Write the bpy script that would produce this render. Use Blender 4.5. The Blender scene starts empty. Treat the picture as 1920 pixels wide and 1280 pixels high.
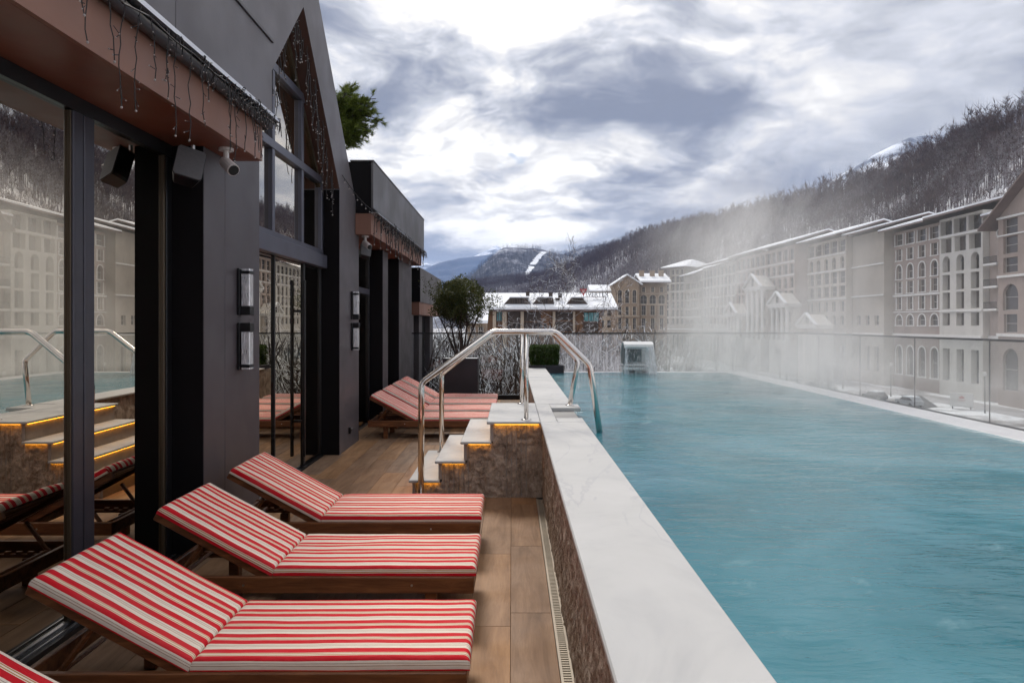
import bpy, math, random
import numpy as np
from mathutils import Vector, Matrix
random.seed(7); RNG = np.random.default_rng(7)
C = bpy.context.scene.collection
R = math.radians
SC = bpy.context.scene

# ---------------------------------------------------------------- camera
CAMZ = 1.7
cd = bpy.data.cameras.new('camera'); cam = bpy.data.objects.new('camera', cd); C.objects.link(cam)
cam.location = (0, 0, CAMZ); cam.rotation_euler = (R(90), 0, 0)
cd.lens = 24; cd.sensor_width = 36; cd.shift_y = -35/1920; cd.clip_start = .05; cd.clip_end = 60000
SC.camera = cam

# ---------------------------------------------------------------- sky, sun, exposure
SUN_AZ, SUN_EL = R(-12), R(46)          # azimuth measured from +Y towards +X
sdir = Vector((math.sin(SUN_AZ)*math.cos(SUN_EL), math.cos(SUN_AZ)*math.cos(SUN_EL), math.sin(SUN_EL)))
thin = Vector((-.03, .945, .30)).normalized()      # where the cloud is thinnest
W = bpy.data.worlds.new('World'); SC.world = W; W.use_nodes = True
nt = W.node_tree; nt.nodes.clear()
class NT:
    """small node-tree writer"""
    def __init__(s, t): s.t = t
    def n(s, typ, ins=None, **kw):
        nd = s.t.nodes.new(typ)
        for k, v in kw.items(): setattr(nd, k, v)
        for k, v in (ins or {}).items():
            sk = nd.inputs[k]
            if hasattr(v, 'is_output') or isinstance(v, bpy.types.NodeSocket): s.t.links.new(v, sk)
            else: sk.default_value = v
        return nd
    def m(s, op, a, b=None, c=None, clamp=False):
        nd = s.t.nodes.new('ShaderNodeMath'); nd.operation = op; nd.use_clamp = clamp
        for i, v in enumerate((a, b, c)):
            if v is None: continue
            if isinstance(v, bpy.types.NodeSocket): s.t.links.new(v, nd.inputs[i])
            else: nd.inputs[i].default_value = v
        return nd.outputs[0]
    def vm(s, op, a, b=None, scale=None):
        nd = s.t.nodes.new('ShaderNodeVectorMath'); nd.operation = op
        for i, v in enumerate((a, b)):
            if v is None: continue
            if isinstance(v, bpy.types.NodeSocket): s.t.links.new(v, nd.inputs[i])
            else: nd.inputs[i].default_value = v
        if scale is not None: nd.inputs['Scale'].default_value = scale
        return nd.outputs['Value'] if op in ('DOT_PRODUCT', 'LENGTH', 'DISTANCE') else nd.outputs[0]
    def ramp(s, f, stops, interp='LINEAR'):
        nd = s.t.nodes.new('ShaderNodeValToRGB'); cr = nd.color_ramp; cr.interpolation = interp
        while len(cr.elements) > 1: cr.elements.remove(cr.elements[-1])
        for i, (p, c) in enumerate(stops):
            e = cr.elements[0] if i == 0 else cr.elements.new(p)
            e.position = p; e.color = (*c, 1) if len(c) == 3 else c
        s.t.links.new(f, nd.inputs[0]); return nd.outputs[0]
    def mix(s, f, a, b, blend='MIX'):
        nd = s.t.nodes.new('ShaderNodeMix'); nd.data_type = 'RGBA'; nd.blend_type = blend
        for i, v in ((0, f), (6, a), (7, b)):
            if isinstance(v, bpy.types.NodeSocket): s.t.links.new(v, nd.inputs[i])
            else: nd.inputs[i].default_value = v if i == 0 else ((*v, 1) if len(v) == 3 else v)
        return nd.outputs[2]
    def noise(s, vec, scale, detail=4, rough=.5, dist=0, lac=2, dim='3D'):
        nd = s.n('ShaderNodeTexNoise', noise_dimensions=dim)
        nd.inputs['Scale'].default_value = scale; nd.inputs['Detail'].default_value = detail
        nd.inputs['Roughness'].default_value = rough; nd.inputs['Distortion'].default_value = dist
        nd.inputs['Lacunarity'].default_value = lac
        if vec is not None: s.t.links.new(vec, nd.inputs['Vector'])
        return nd.outputs['Fac']
    def smooth(s, v, a, b, lo=0., hi=1.):
        nd = s.t.nodes.new('ShaderNodeMapRange'); nd.interpolation_type = 'SMOOTHSTEP'
        s.t.links.new(v, nd.inputs[0])
        for i, q in zip((1, 2, 3, 4), (a, b, lo, hi)): nd.inputs[i].default_value = q
        return nd.outputs[0]
    def link(s, a, b): s.t.links.new(a, b)
w = NT(nt)
SKYO = (2.0, 6.0, 1.0)
tc = w.n('ShaderNodeTexCoord').outputs['Generated']
sep = w.n('ShaderNodeSeparateXYZ', {0: tc})
dx, dy, dz = sep.outputs
zc = w.m('MAXIMUM', dz, 0.0)
den = w.m('ADD', zc, .22)
px = w.m('DIVIDE', dx, den); py = w.m('DIVIDE', dy, den)
P = w.n('ShaderNodeCombineXYZ', {0: px, 1: py, 2: 0.0}).outputs[0]
P = w.vm('ADD', P, (3.4, 1.3, 0.0))
wx = w.n('ShaderNodeTexNoise', {'Vector': P, 'Scale': 1.6, 'Detail': 4.0, 'Roughness': .5}).outputs['Color']
Pw = w.vm('ADD', P, w.vm('SCALE', w.vm('SUBTRACT', wx, (.5, .5, .5)), scale=.55))
big = w.noise(w.vm('ADD', P, SKYO), 1.15, 2, .5, .0)
mid = w.noise(w.vm('ADD', Pw, (9.1, 4.2, 2.0)), 2.2, 9, .56, .0)
fine = w.noise(w.vm('ADD', Pw, (1.7, 8.4, 5.0)), 8.5, 7, .58, .0)
glow = w.m('POWER', w.m('MAXIMUM', w.vm('DOT_PRODUCT', tc, tuple(thin)), 0.0), 16.0)
t = w.m('ADD', w.m('MULTIPLY', big, .60), w.m('MULTIPLY', mid, .58))
t = w.m('ADD', t, w.m('MULTIPLY', fine, .13))
veil = w.m('MULTIPLY', w.smooth(dx, .15, .5), .60)      # an even sheet of stratus on the right
t = w.m('ADD', w.m('MULTIPLY', t, w.m('SUBTRACT', 1.0, veil)), w.m('MULTIPLY', veil, .672))
t = w.m('MULTIPLY_ADD', w.m('SUBTRACT', t, .68), 1.75, .676)
t = w.m('ADD', t, w.m('MULTIPLY', glow, .11))
t = w.m('ADD', t, w.m('MULTIPLY', w.smooth(dz, .22, .5), .03))
low = w.smooth(dz, .02, .20, 1., 0.)
cloud = w.ramp(t, [(.0, (.105, .113, .140)), (.56, (.125, .133, .162)), (.61, (.168, .175, .203)), (.65, (.225, .23, .252)), (.69, (.30, .302, .315)), (.71, (.345, .347, .365)),
                   (.755, (.47, .455, .435)), (.80, (.61, .59, .555)), (.85, (.80, .77, .72)), (1., (1.0, .98, .93))])
cloud = w.mix(w.m('MULTIPLY', low, .5), cloud, (.37, .365, .36))
cloud = w.vm('SCALE', cloud, scale=1.0)
lift = w.m('MULTIPLY_ADD', zc, 1.1, .82)       # an overcast sky grows brighter towards the zenith
cloud.node.inputs['Scale'].default_value = 1.0; w.link(lift, cloud.node.inputs['Scale'])
gap = w.smooth(w.noise(w.vm('ADD', P, (5.5, 2.2, 7.0)), 2.6, 5, .55, .3), .655, .70)
gap = w.m('MULTIPLY', gap, w.smooth(dz, .1, .3))
sky = w.n('ShaderNodeTexSky', sky_type='NISHITA', sun_disc=False, sun_elevation=SUN_EL, sun_rotation=SUN_AZ)
bg1 = w.n('ShaderNodeBackground', {'Color': sky.outputs[0], 'Strength': .05})
bg2 = w.n('ShaderNodeBackground', {'Color': cloud, 'Strength': 1.0})
mx = w.n('ShaderNodeMixShader', {0: w.m('SUBTRACT', 1.0, gap), 1: bg1.outputs[0], 2: bg2.outputs[0]})
w.link(mx.outputs[0], w.n('ShaderNodeOutputWorld').inputs[0])

sl = bpy.data.lights.new('sun', 'SUN'); sun = bpy.data.objects.new('sun', sl); C.objects.link(sun)
sl.energy = 1.5; sl.angle = R(14); sl.color = (1, .94, .86)
sun.rotation_euler = sdir.to_track_quat('Z', 'Y').to_euler()
SC.view_settings.view_transform = 'Standard'; SC.view_settings.look = 'None'
SC.view_settings.exposure = 0.88; SC.view_settings.gamma = 1; SC.view_settings.use_curve_mapping = False
cy = SC.cycles
cy.use_denoising = True
try: cy.denoiser = 'OPENIMAGEDENOISE'
except Exception: pass
cy.max_bounces = 8; cy.diffuse_bounces = 2; cy.glossy_bounces = 4; cy.transmission_bounces = 4
cy.transparent_max_bounces = 16; cy.volume_bounces = 1; cy.caustics_reflective = False; cy.caustics_refractive = False
cy.use_adaptive_sampling = True; cy.adaptive_threshold = .02
cy.sample_clamp_indirect = 6
cy.volume_step_rate = .6; cy.volume_max_steps = 96

# ---------------------------------------------------------------- mesh helpers
class MB:
    def __init__(s): s.v = []; s.f = []; s.mi = []; s.uv = None
    def add(s, vs, fs, mi=0):
        o = len(s.v); s.v += [tuple(q) for q in vs]
        s.f += [tuple(i+o for i in f) for f in fs]; s.mi += [mi]*len(fs); return s
    def box(s, x0, x1, y0, y1, z0, z1, mi=0):
        if x0 > x1: x0, x1 = x1, x0
        if y0 > y1: y0, y1 = y1, y0
        vs = [(x0,y0,z0),(x1,y0,z0),(x1,y1,z0),(x0,y1,z0),(x0,y0,z1),(x1,y0,z1),(x1,y1,z1),(x0,y1,z1)]
        return s.add(vs, [(0,3,2,1),(4,5,6,7),(0,1,5,4),(1,2,6,5),(2,3,7,6),(3,0,4,7)], mi)
    def bbox(s, x0, x1, y0, y1, z0, z1, b=.004, mi=0):
        """box with chamfered edges"""
        o = len(s.v)
        cx, cy_, cz = (x0+x1)/2, (y0+y1)/2, (z0+z1)/2; hx, hy, hz = abs(x1-x0)/2, abs(y1-y0)/2, abs(z1-z0)/2
        b = min(b, hx*.9, hy*.9, hz*.9)
        vs = []; idx = {}
        for sx in (-1,1):
            for sy in (-1,1):
                for sz in (-1,1):
                    for a in range(3):
                        p = [hx-b, hy-b, hz-b]; p[a] += b
                        idx[(sx,sy,sz,a)] = len(vs); vs.append((cx+sx*p[0], cy_+sy*p[1], cz+sz*p[2]))
        fs = []
        def q(l, n):
            pts = [Vector(vs[i]) for i in l]
            nn = (pts[1]-pts[0]).cross(pts[2]-pts[0])
            fs.append(tuple(l) if nn.dot(Vector(n)) > 0 else tuple(reversed(l)))
        for a in range(3):
            o1, o2 = [(1,2),(2,0),(0,1)][a]
            for sg in (-1,1):
                l = []
                for (p, r) in ((-1,-1),(1,-1),(1,1),(-1,1)):
                    k = [0,0,0]; k[a] = sg; k[o1] = p; k[o2] = r; l.append(idx[(*k, a)])
                n = [0,0,0]; n[a] = sg; q(l, n)
            for p in (-1,1):
                for r in (-1,1):
                    k0 = [0,0,0]; k0[a] = -1; k0[o1] = p; k0[o2] = r
                    k1 = list(k0); k1[a] = 1
                    n = [0,0,0]; n[o1] = p; n[o2] = r
                    q([idx[(*k0,o1)], idx[(*k1,o1)], idx[(*k1,o2)], idx[(*k0,o2)]], n)
        for sx in (-1,1):
            for sy in (-1,1):
                for sz in (-1,1):
                    q([idx[(sx,sy,sz,0)], idx[(sx,sy,sz,1)], idx[(sx,sy,sz,2)]], (sx,sy,sz))
        s.v += vs; s.f += [tuple(i+o for i in f) for f in fs]; s.mi += [mi]*len(fs); return s
    def tube(s, pts, r, n=8, mi=0, cap=True):
        pts = [Vector(p) for p in pts]; rs = r if isinstance(r, (list, tuple)) else [r]*len(pts)
        rings = []; up = None
        for i, p in enumerate(pts):
            d = (pts[min(i+1, len(pts)-1)] - pts[max(i-1, 0)])
            if d.length < 1e-9: d = Vector((0,0,1))
            d.normalize()
            if up is None:
                up = Vector((0,0,1)) if abs(d.z) < .9 else Vector((1,0,0))
            u = d.cross(up)
            if u.length < 1e-6: u = d.orthogonal()
            u.normalize(); v = u.cross(d).normalized(); up = v
            rings.append([p + (u*math.cos(2*math.pi*k/n) + v*math.sin(2*math.pi*k/n))*rs[i] for k in range(n)])
        vs = [q for rg in rings for q in rg]; fs = []
        for i in range(len(pts)-1):
            for k in range(n):
                a, b = i*n+k, i*n+(k+1) % n
                fs.append((a, b, b+n, a+n))
        if cap: fs.append(tuple(reversed(range(n)))); fs.append(tuple(range((len(pts)-1)*n, len(pts)*n)))
        # outward winding
        return s.add(vs, [tuple(reversed(f)) for f in fs], mi)
    def prism(s, poly, a, b, axis='x', mi=0):
        """poly: list of 2-D points; extruded along axis from a to b"""
        n = len(poly)
        def mk(p, t): return {'x': (t, p[0], p[1]), 'y': (p[0], t, p[1]), 'z': (p[0], p[1], t)}[axis]
        vs = [mk(p, a) for p in poly] + [mk(p, b) for p in poly]
        fs = [tuple(range(n)), tuple(reversed(range(n, 2*n)))] + [(i, i+n, (i+1) % n+n, (i+1) % n) for i in range(n)]
        return s.add(vs, fs, mi)
    def cyl(s, c, r, z0, z1, n=12, r2=None, mi=0):
        return s.tube([(c[0], c[1], z0), (c[0], c[1], z1)], [r, r if r2 is None else r2], n, mi)
    def blob(s, c, r, mi=0, sq=(1,1,1)):
        """low poly ball"""
        t = (1+5**.5)/2
        b = [(-1,t,0),(1,t,0),(-1,-t,0),(1,-t,0),(0,-1,t),(0,1,t),(0,-1,-t),(0,1,-t),(t,0,-1),(t,0,1),(-t,0,-1),(-t,0,1)]
        l = math.sqrt(1+t*t)
        vs = [(c[0]+x/l*r*sq[0], c[1]+y/l*r*sq[1], c[2]+z/l*r*sq[2]) for x,y,z in b]
        fs = [(0,11,5),(0,5,1),(0,1,7),(0,7,10),(0,10,11),(1,5,9),(5,11,4),(11,10,2),(10,7,6),(7,1,8),(3,9,4),(3,4,2),(3,2,6),(3,6,8),(3,8,9),(4,9,5),(2,4,11),(6,2,10),(8,6,7),(9,8,1)]
        return s.add(vs, fs, mi)

def accum(p):
    v = Vector((0,0,0))
    while p is not None: v += p.location; p = p.parent
    return v
def mesh_of(name, mb, mats, smooth=False, off=None):
    me = bpy.data.meshes.new(name)
    v = np.array(mb.v, dtype=float)
    if off is not None: v = v - np.array(off)
    me.from_pydata(v.tolist(), [], mb.f)
    for m_ in (mats if isinstance(mats, (list, tuple)) else [mats]): me.materials.append(m_)
    if max(mb.mi, default=0) > 0: me.polygons.foreach_set('material_index', mb.mi)
    if smooth: me.polygons.foreach_set('use_smooth', [True]*len(mb.f))
    me.update(); return me
def link(name, me, parent=None, loc=(0,0,0), rz=0):
    o = bpy.data.objects.new(name, me); C.objects.link(o); o.location = loc
    if rz: o.rotation_euler = (0,0,rz)
    if parent is not None: o.parent = parent
    return o
def obj(name, mb, mats, parent=None, local=False, smooth=False):
    """mesh given in world coordinates (or in the parent's, local=True), linked as one object"""
    off = None if (parent is None or local) else accum(parent)
    return link(name, mesh_of(name, mb, mats, smooth, off), parent)
def tag(o, label=None, cat=None, group=None, kind=None):
    if label: o['label'] = label
    if cat: o['category'] = cat
    if group: o['group'] = group
    if kind: o['kind'] = kind
    return o
def thing(name, label, cat, loc=(0,0,0), rz=0, group=None):
    o = bpy.data.objects.new(name, None); C.objects.link(o); o.location = loc; o.rotation_euler = (0,0,rz)
    o.empty_display_size = .1
    return tag(o, label, cat, group)
KIDS = {}
def copy_tree(o, parent=None):
    c = o.copy(); C.objects.link(c)
    if parent is not None: c.parent = parent
    for ch in [q for q in bpy.data.objects if q.parent == o]: copy_tree(ch, c)
    return c
def np_mesh(name, V, F, mat, kind=None, uvs=None, smooth=False):
    """V (n,3), F (m,3 or 4) numpy"""
    me = bpy.data.meshes.new(name); k = F.shape[1]
    me.vertices.add(len(V)); me.vertices.foreach_set('co', V.astype(np.float32).ravel())
    me.loops.add(F.size); me.loops.foreach_set('vertex_index', F.astype(np.int32).ravel())
    me.polygons.add(len(F)); me.polygons.foreach_set('loop_start', np.arange(0, F.size, k, dtype=np.int32))
    me.polygons.foreach_set('loop_total', np.full(len(F), k, dtype=np.int32))
    if smooth: me.polygons.foreach_set('use_smooth', np.ones(len(F), dtype=bool))
    if uvs is not None:
        ul = me.uv_layers.new(name='uv'); ul.data.foreach_set('uv', uvs[F.ravel()].astype(np.float32).ravel())
    me.materials.append(mat); me.update(); me.validate(); return me
def grid_faces(nx, ny):
    i, j = np.meshgrid(np.arange(nx-1), np.arange(ny-1), indexing='ij')
    a = (i*ny+j).ravel(); return np.stack([a, a+ny, a+ny+1, a+1], 1)
# value noise in numpy
def _h(ix, iy, sd):
    n = (ix.astype(np.int64)*374761393 + iy.astype(np.int64)*668265263 + sd*1274126177) & 0x7fffffff
    n = ((n ^ (n >> 13))*1103515245 + 12345) & 0x7fffffff
    n = (n ^ (n >> 16)) & 0xffff
    return n/65535.0
def vn(x, y, sd=0):
    x = np.asarray(x, float); y = np.asarray(y, float)
    ix, iy = np.floor(x), np.floor(y); fx, fy = x-ix, y-iy
    fx = fx*fx*(3-2*fx); fy = fy*fy*(3-2*fy)
    a = _h(ix, iy, sd); b = _h(ix+1, iy, sd); c = _h(ix, iy+1, sd); d = _h(ix+1, iy+1, sd)
    return (a*(1-fx)+b*fx)*(1-fy)+(c*(1-fx)+d*fx)*fy
def fbm(x, y, oct=4, sd=0, gain=.5):
    s = 0; a = 1; t = 0
    for o in range(oct):
        s = s + a*vn(x*2**o+o*17.3, y*2**o-o*9.1, sd+o); t += a; a *= gain
    return s/t

# ---------------------------------------------------------------- materials
def mat(name):
    m_ = bpy.data.materials.new(name); m_.use_nodes = True; m_.node_tree.nodes.clear()
    k = NT(m_.node_tree); return m_, k
def out(k, sh, vol=None, disp=None):
    o = k.n('ShaderNodeOutputMaterial')
    if sh is not None: k.link(sh, o.inputs['Surface'])
    if vol is not None: k.link(vol, o.inputs['Volume'])
def bsdf(k, col, rough=.5, metal=0., spec=.5, normal=None, **kw):
    ins = {'Base Color': col if isinstance(col, bpy.types.NodeSocket) else (*col, 1), 'Roughness': rough, 'Metallic': metal, 'Specular IOR Level': spec}
    ins.update(kw)
    if normal is not None: ins['Normal'] = normal
    return k.n('ShaderNodeBsdfPrincipled', ins).outputs[0]
def bump(k, h, strength=.3, dist=.01):
    return k.n('ShaderNodeBump', {'Height': h, 'Strength': strength, 'Distance': dist}).outputs[0]
def simple(name, col, rough=.5, metal=0., var=.12, scale=3., bmp=0., bscale=60., spec=.5, rvar=0.):
    """painted / plain surface with soft tone variation and fine relief"""
    m_, k = mat(name)
    pos = k.n('ShaderNodeNewGeometry').outputs['Position']
    n1 = k.noise(pos, scale, 5, .6)
    lo = tuple(c*(1-var) for c in col); hi = tuple(min(1, c*(1+var)) for c in col)
    cc = k.ramp(n1, [(.3, lo), (.7, hi)])
    nrm = bump(k, k.noise(pos, bscale, 4, .6), bmp, .004) if bmp else None
    rr = k.smooth(k.noise(pos, scale*2.1, 4), .3, .7, max(.02, rough-rvar), min(1, rough+rvar)) if rvar else rough
    out(k, bsdf(k, cc, rr, metal, spec, nrm)); return m_
M = {}
M['panel'] = simple('dark_plum_cladding', (.070, .060, .067), .46, .1, .10, 1.2, .05, 40, rvar=.06)
M['panel_dark'] = simple('shade_and_black_cladding', (.006, .005, .006), .7, 0, .15, 2, spec=.12)  # near-black puts the column sides' shade into colour; parapet ends and annex share it
M['panel_roof'] = simple('grey_parapet_cladding', (.115, .108, .112), .5, .2, .12, .9, rvar=.08)
M['panel_up'] = simple('sky_lit_upper_cladding', (.098, .086, .094), .46, .1, .12, 1.0, .05, 40, rvar=.06)  # lighter copy of the plum cladding, extra skylight put into its colour
M['soffit'] = simple('red_brown_soffit_boards', (.17, .052, .026), .45, 0, .2, 1.2, rvar=.06)
M['copper'] = simple('brown_soffit_paint', (.225, .108, .075), .5, 0, .18, 1.1, .04, 30, rvar=.08)
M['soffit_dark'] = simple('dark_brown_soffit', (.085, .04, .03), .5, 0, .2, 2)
M['pipe'] = simple('dull_grey_pipe', (.05, .045, .05), .55, .1, .2, 3)
M['black'] = simple('black_metal', (.012, .012, .014), .35, .3, .1, 5)
M['frame'] = simple('window_frame_paint', (.055, .053, .068), .32, .4, .1, 4)
M['frame_blue'] = simple('blue_grey_frame_paint', (.10, .10, .13), .35, .4, .1, 4)
M['gold'] = simple('bronze_edge_strip', (.07, .05, .03), .4, .3, .1, 4)
M['steel'] = simple('brushed_stainless', (.74, .70, .66), .14, 1., .05, 6, .02, 200, rvar=.05)
M['alu'] = simple('bare_aluminium', (.6, .6, .62), .3, 1., .05, 8)
M['white_paint'] = simple('white_plastic', (.62, .56, .54), .4, 0, .05, 8)
M['grille'] = simple('grey_speaker_grille', (.10, .095, .10), .7, 0, .1, 40)
M['planter'] = simple('planter_sheet_metal', (.035, .03, .036), .45, .2, .15, 3)
M['bulb'] = simple('clear_bulb', (.40, .36, .34), .2, 0, .1, 50)
M['wire'] = simple('dark_wire', (.012, .009, .010), .6, 0, .1, 50)
M['tar'] = simple('bitumen', (.04, .04, .042), .8, 0, .2, .5)
M['concrete'] = simple('grey_concrete', (.30, .29, .28), .8, 0, .15, .6, .1, 20)
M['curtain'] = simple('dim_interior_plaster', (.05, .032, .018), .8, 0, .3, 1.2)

# snow
m_, k = mat('snow'); pos = k.n('ShaderNodeNewGeometry').outputs['Position']
out(k, bsdf(k, k.ramp(k.noise(pos, 3, 6), [(.3, (.74, .77, .82)), (.7, (.86, .87, .89))]), .75, 0, .3, bump(k, k.noise(pos, 9, 6), .5, .05)))
M['snow'] = m_

# wood look porcelain plank: warm tan, grain along the plank, every plank its own tone
m_, k = mat('wood_look_plank'); tcn = k.n('ShaderNodeTexCoord'); oi = k.n('ShaderNodeObjectInfo')
pos = k.n('ShaderNodeNewGeometry').outputs['Position']
v = k.vm('MULTIPLY', tcn.outputs['Object'], (7.0, .9, 1.0))
rofs = k.n('ShaderNodeCombineXYZ', {0: k.m('MULTIPLY', oi.outputs['Random'], 37.0), 1: k.m('MULTIPLY', oi.outputs['Random'], 91.0), 2: 0.0}).outputs[0]
v = k.vm('ADD', v, rofs)
g = k.noise(v, 1.6, 7, .62, .6); g2 = k.noise(k.vm('MULTIPLY', v, (5, 1.2, 1)), 6, 5, .65, .2)
c = k.ramp(g, [(.28, (.18, .096, .046)), (.45, (.265, .150, .080)), (.6, (.34, .20, .11)), (.78, (.41, .255, .15))])
c = k.mix(k.smooth(g2, .45, .75, 0, .45), c, (.20, .125, .075))
st = k.noise(pos, 1.1, 6, .65)
c = k.mix(k.smooth(st, .45, .75, 0, .22), c, (.17, .105, .07), 'MIX')
hs = k.n('ShaderNodeHueSaturation', {'Hue': .5, 'Saturation': k.m('MULTIPLY_ADD', oi.outputs['Random'], .25, .86), 'Value': k.m('MULTIPLY_ADD', oi.outputs['Random'], .42, .78), 'Fac': 1.0, 'Color': c})
rr = k.smooth(k.noise(pos, 2.2, 5, .6), .35, .7, .46, .68)
out(k, bsdf(k, hs.outputs[0], rr, 0, .16, bump(k, g2, .12, .003)))
M['plank'] = m_
M['grout'] = simple('dark_grout', (.07, .05, .038), .85, 0, .2, 8)

# marble coping
m_, k = mat('white_marble'); pos = k.n('ShaderNodeNewGeometry').outputs['Position']
n0 = k.noise(pos, 1.3, 6, .6, .8)
vein = k.m('ABSOLUTE', k.m('SUBTRACT', k.noise(k.vm('MULTIPLY', pos, (1.0, .45, 1.0)), 1.1, 5, .55, 1.4), .5))
c = k.ramp(n0, [(.25, (.39, .39, .395)), (.5, (.50, .495, .485)), (.8, (.56, .55, .54))])
c = k.mix(k.smooth(vein, .0, .018, .42, 0), c, (.38, .38, .40))
sp = k.noise(pos, 260, 2, .5)
c = k.mix(k.smooth(sp, .62, .75, 0, .12), c, (.4, .4, .42))
out(k, bsdf(k, c, k.smooth(k.noise(pos, 2.4, 6, .6), .35, .7, .55, .75), 0, .22, bump(k, k.noise(pos, 90, 5), .05, .002)))
M['marble'] = m_
M['riser'] = simple('beige_marble_edge', (.33, .28, .25), .5, 0, .15, 6)

# split-face stone
m_, k = mat('split_face_stone'); pos = k.n('ShaderNodeNewGeometry').outputs['Position']
n0 = k.noise(k.vm('MULTIPLY', pos, (1, 1, .6)), 9, 8, .65, .5); n1 = k.noise(pos, 60, 6, .7, .3)
n2 = k.noise(k.vm('MULTIPLY', pos, (1.0, 1.0, .14)), 75, 4, .7)
c = k.ramp(n0, [(.28, (.12, .085, .064)), (.45, (.31, .235, .182)), (.58, (.45, .355, .285)), (.72, (.60, .50, .42))])
c = k.mix(k.smooth(n1, .5, .72, 0, .8), c, (.55, .43, .34))
c = k.mix(k.smooth(n1, .28, .45, .7, 0), c, (.04, .025, .02))
c = k.mix(k.smooth(n2, .58, .72, 0, .5), c, (.36, .26, .19))
h = k.m('ADD', k.m('MULTIPLY', n1, .6), k.m('MULTIPLY', n0, .6))
out(k, bsdf(k, c, .7, 0, .35, bump(k, h, .9, .02)))
M['stone'] = m_

# lounger wood
m_, k = mat('stained_timber'); tcn = k.n('ShaderNodeTexCoord'); oi = k.n('ShaderNodeObjectInfo')
v = k.vm('MULTIPLY', tcn.outputs['Object'], (1.1, 9, 9))
g = k.noise(v, 2.5, 7, .65, .8)
c = k.ramp(g, [(.3, (.075, .025, .009)), (.5, (.165, .060, .022)), (.7, (.27, .11, .042))])
out(k, bsdf(k, c, .42, 0, .45, bump(k, g, .15, .003)))
M['timber'] = m_

# striped fabric, v coordinate of the uv map runs across the stripes in metres
def stripes(name, phase, fade=0.):
    m_, k = mat(name); uv = k.n('ShaderNodeUVMap', uv_map='uv').outputs[0]
    s = k.n('ShaderNodeSeparateXYZ', {0: uv}).outputs[1]
    pos = k.n('ShaderNodeTexCoord').outputs['Object']
    f = k.m('FRACT', k.m('ADD', k.m('DIVIDE', s, .134), phase + 10))
    cr, rd, og, tn = (.80, .70, .585), (.62, .004, .015), (.52, .22, .04), (.30, .14, .06)
    c = k.ramp(f, [(0, cr), (.115, tn), (.13, cr), (.195, tn), (.21, cr), (.29, rd), (.53, cr), (.56, og), (.595, cr), (.65, og), (.685, cr), (.71, rd), (.955, cr)], 'CONSTANT')
    n0 = k.noise(pos, 4.5, 5, .6)
    c = k.mix(k.smooth(n0, .3, .75, 0, .08), c, (.50, .30, .26))
    if fade: c = k.mix(fade, c, (.98, .66, .62))
    wv = k.n('ShaderNodeTexWave', {'Vector': uv, 'Scale': 420.0, 'Distortion': .4}, bands_direction='Y').outputs[1]
    wr = k.noise(k.vm('MULTIPLY', pos, (1, 2.2, 1)), 9, 4, .6, 1.2)
    h = k.m('ADD', k.m('MULTIPLY', wr, 1.0), k.m('MULTIPLY', wv, .02))
    out(k, bsdf(k, c, .82, 0, .25, bump(k, h, .35, .02)))
    return m_
M['fab'] = [stripes('striped_canvas_a', .18), stripes('striped_canvas_b', .62), stripes('striped_canvas_c', .40), stripes('striped_canvas_pale', .05, .05)]

# curtain-wall glass: reflective coating over a dim room
def fres(k, lo, hi, p=4.0, nrm=None):
    lw = k.n('ShaderNodeLayerWeight', {'Blend': .5})
    if nrm is not None: k.link(nrm, lw.inputs['Normal'])
    f = k.m('POWER', lw.outputs['Facing'], p)
    return k.m('MULTIPLY_ADD', f, hi-lo, lo)
m_, k = mat('coated_glass')
pos = k.n('ShaderNodeNewGeometry').outputs['Position']
gl = k.n('ShaderNodeBsdfGlossy', {'Color': (.94, .86, .74, 1), 'Roughness': .0}).outputs[0]
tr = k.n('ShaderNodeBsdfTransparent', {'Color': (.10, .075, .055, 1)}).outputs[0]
out(k, k.n('ShaderNodeMixShader', {0: fres(k, .68, .92, 2.0), 1: tr, 2: gl}).outputs[0])
M['glass'] = m_
# balustrade glass: clear and faintly green
m_, k = mat('clear_glass')
gl = k.n('ShaderNodeBsdfGlossy', {'Color': (.9, .92, .93, 1), 'Roughness': .02}).outputs[0]
tr = k.n('ShaderNodeBsdfTransparent', {'Color': (.90, .915, .91, 1)}).outputs[0]
out(k, k.n('ShaderNodeMixShader', {0: fres(k, .035, .7, 5.0), 1: tr, 2: gl}).outputs[0])
M['clear'] = m_
# the same with condensation running down it
m_, k = mat('fogged_glass')
pos = k.n('ShaderNodeNewGeometry').outputs['Position']
gl = k.n('ShaderNodeBsdfGlossy', {'Color': (.9, .92, .93, 1), 'Roughness': .05}).outputs[0]
tr = k.n('ShaderNodeBsdfTransparent', {'Color': (.86, .87, .88, 1)}).outputs[0]
df = k.n('ShaderNodeBsdfTranslucent', {'Color': (.62, .62, .66, 1)}).outputs[0]
st = k.noise(k.vm('MULTIPLY', pos, (52, 52, 1.0)), 1., 5, .7, .2)
zz = k.n('ShaderNodeSeparateXYZ', {0: pos}).outputs[2]
soft = k.noise(pos, 1.4, 4, .5)
a = k.m('MULTIPLY', k.smooth(st, .42, .64, .08, .62), k.smooth(soft, .3, .6, .35, 1.))
mx1 = k.n('ShaderNodeMixShader', {0: fres(k, .035, .7, 5.0), 1: tr, 2: gl}).outputs[0]
out(k, k.n('ShaderNodeMixShader', {0: a, 1: mx1, 2: df}).outputs[0])
M['fogged'] = m_

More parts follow.
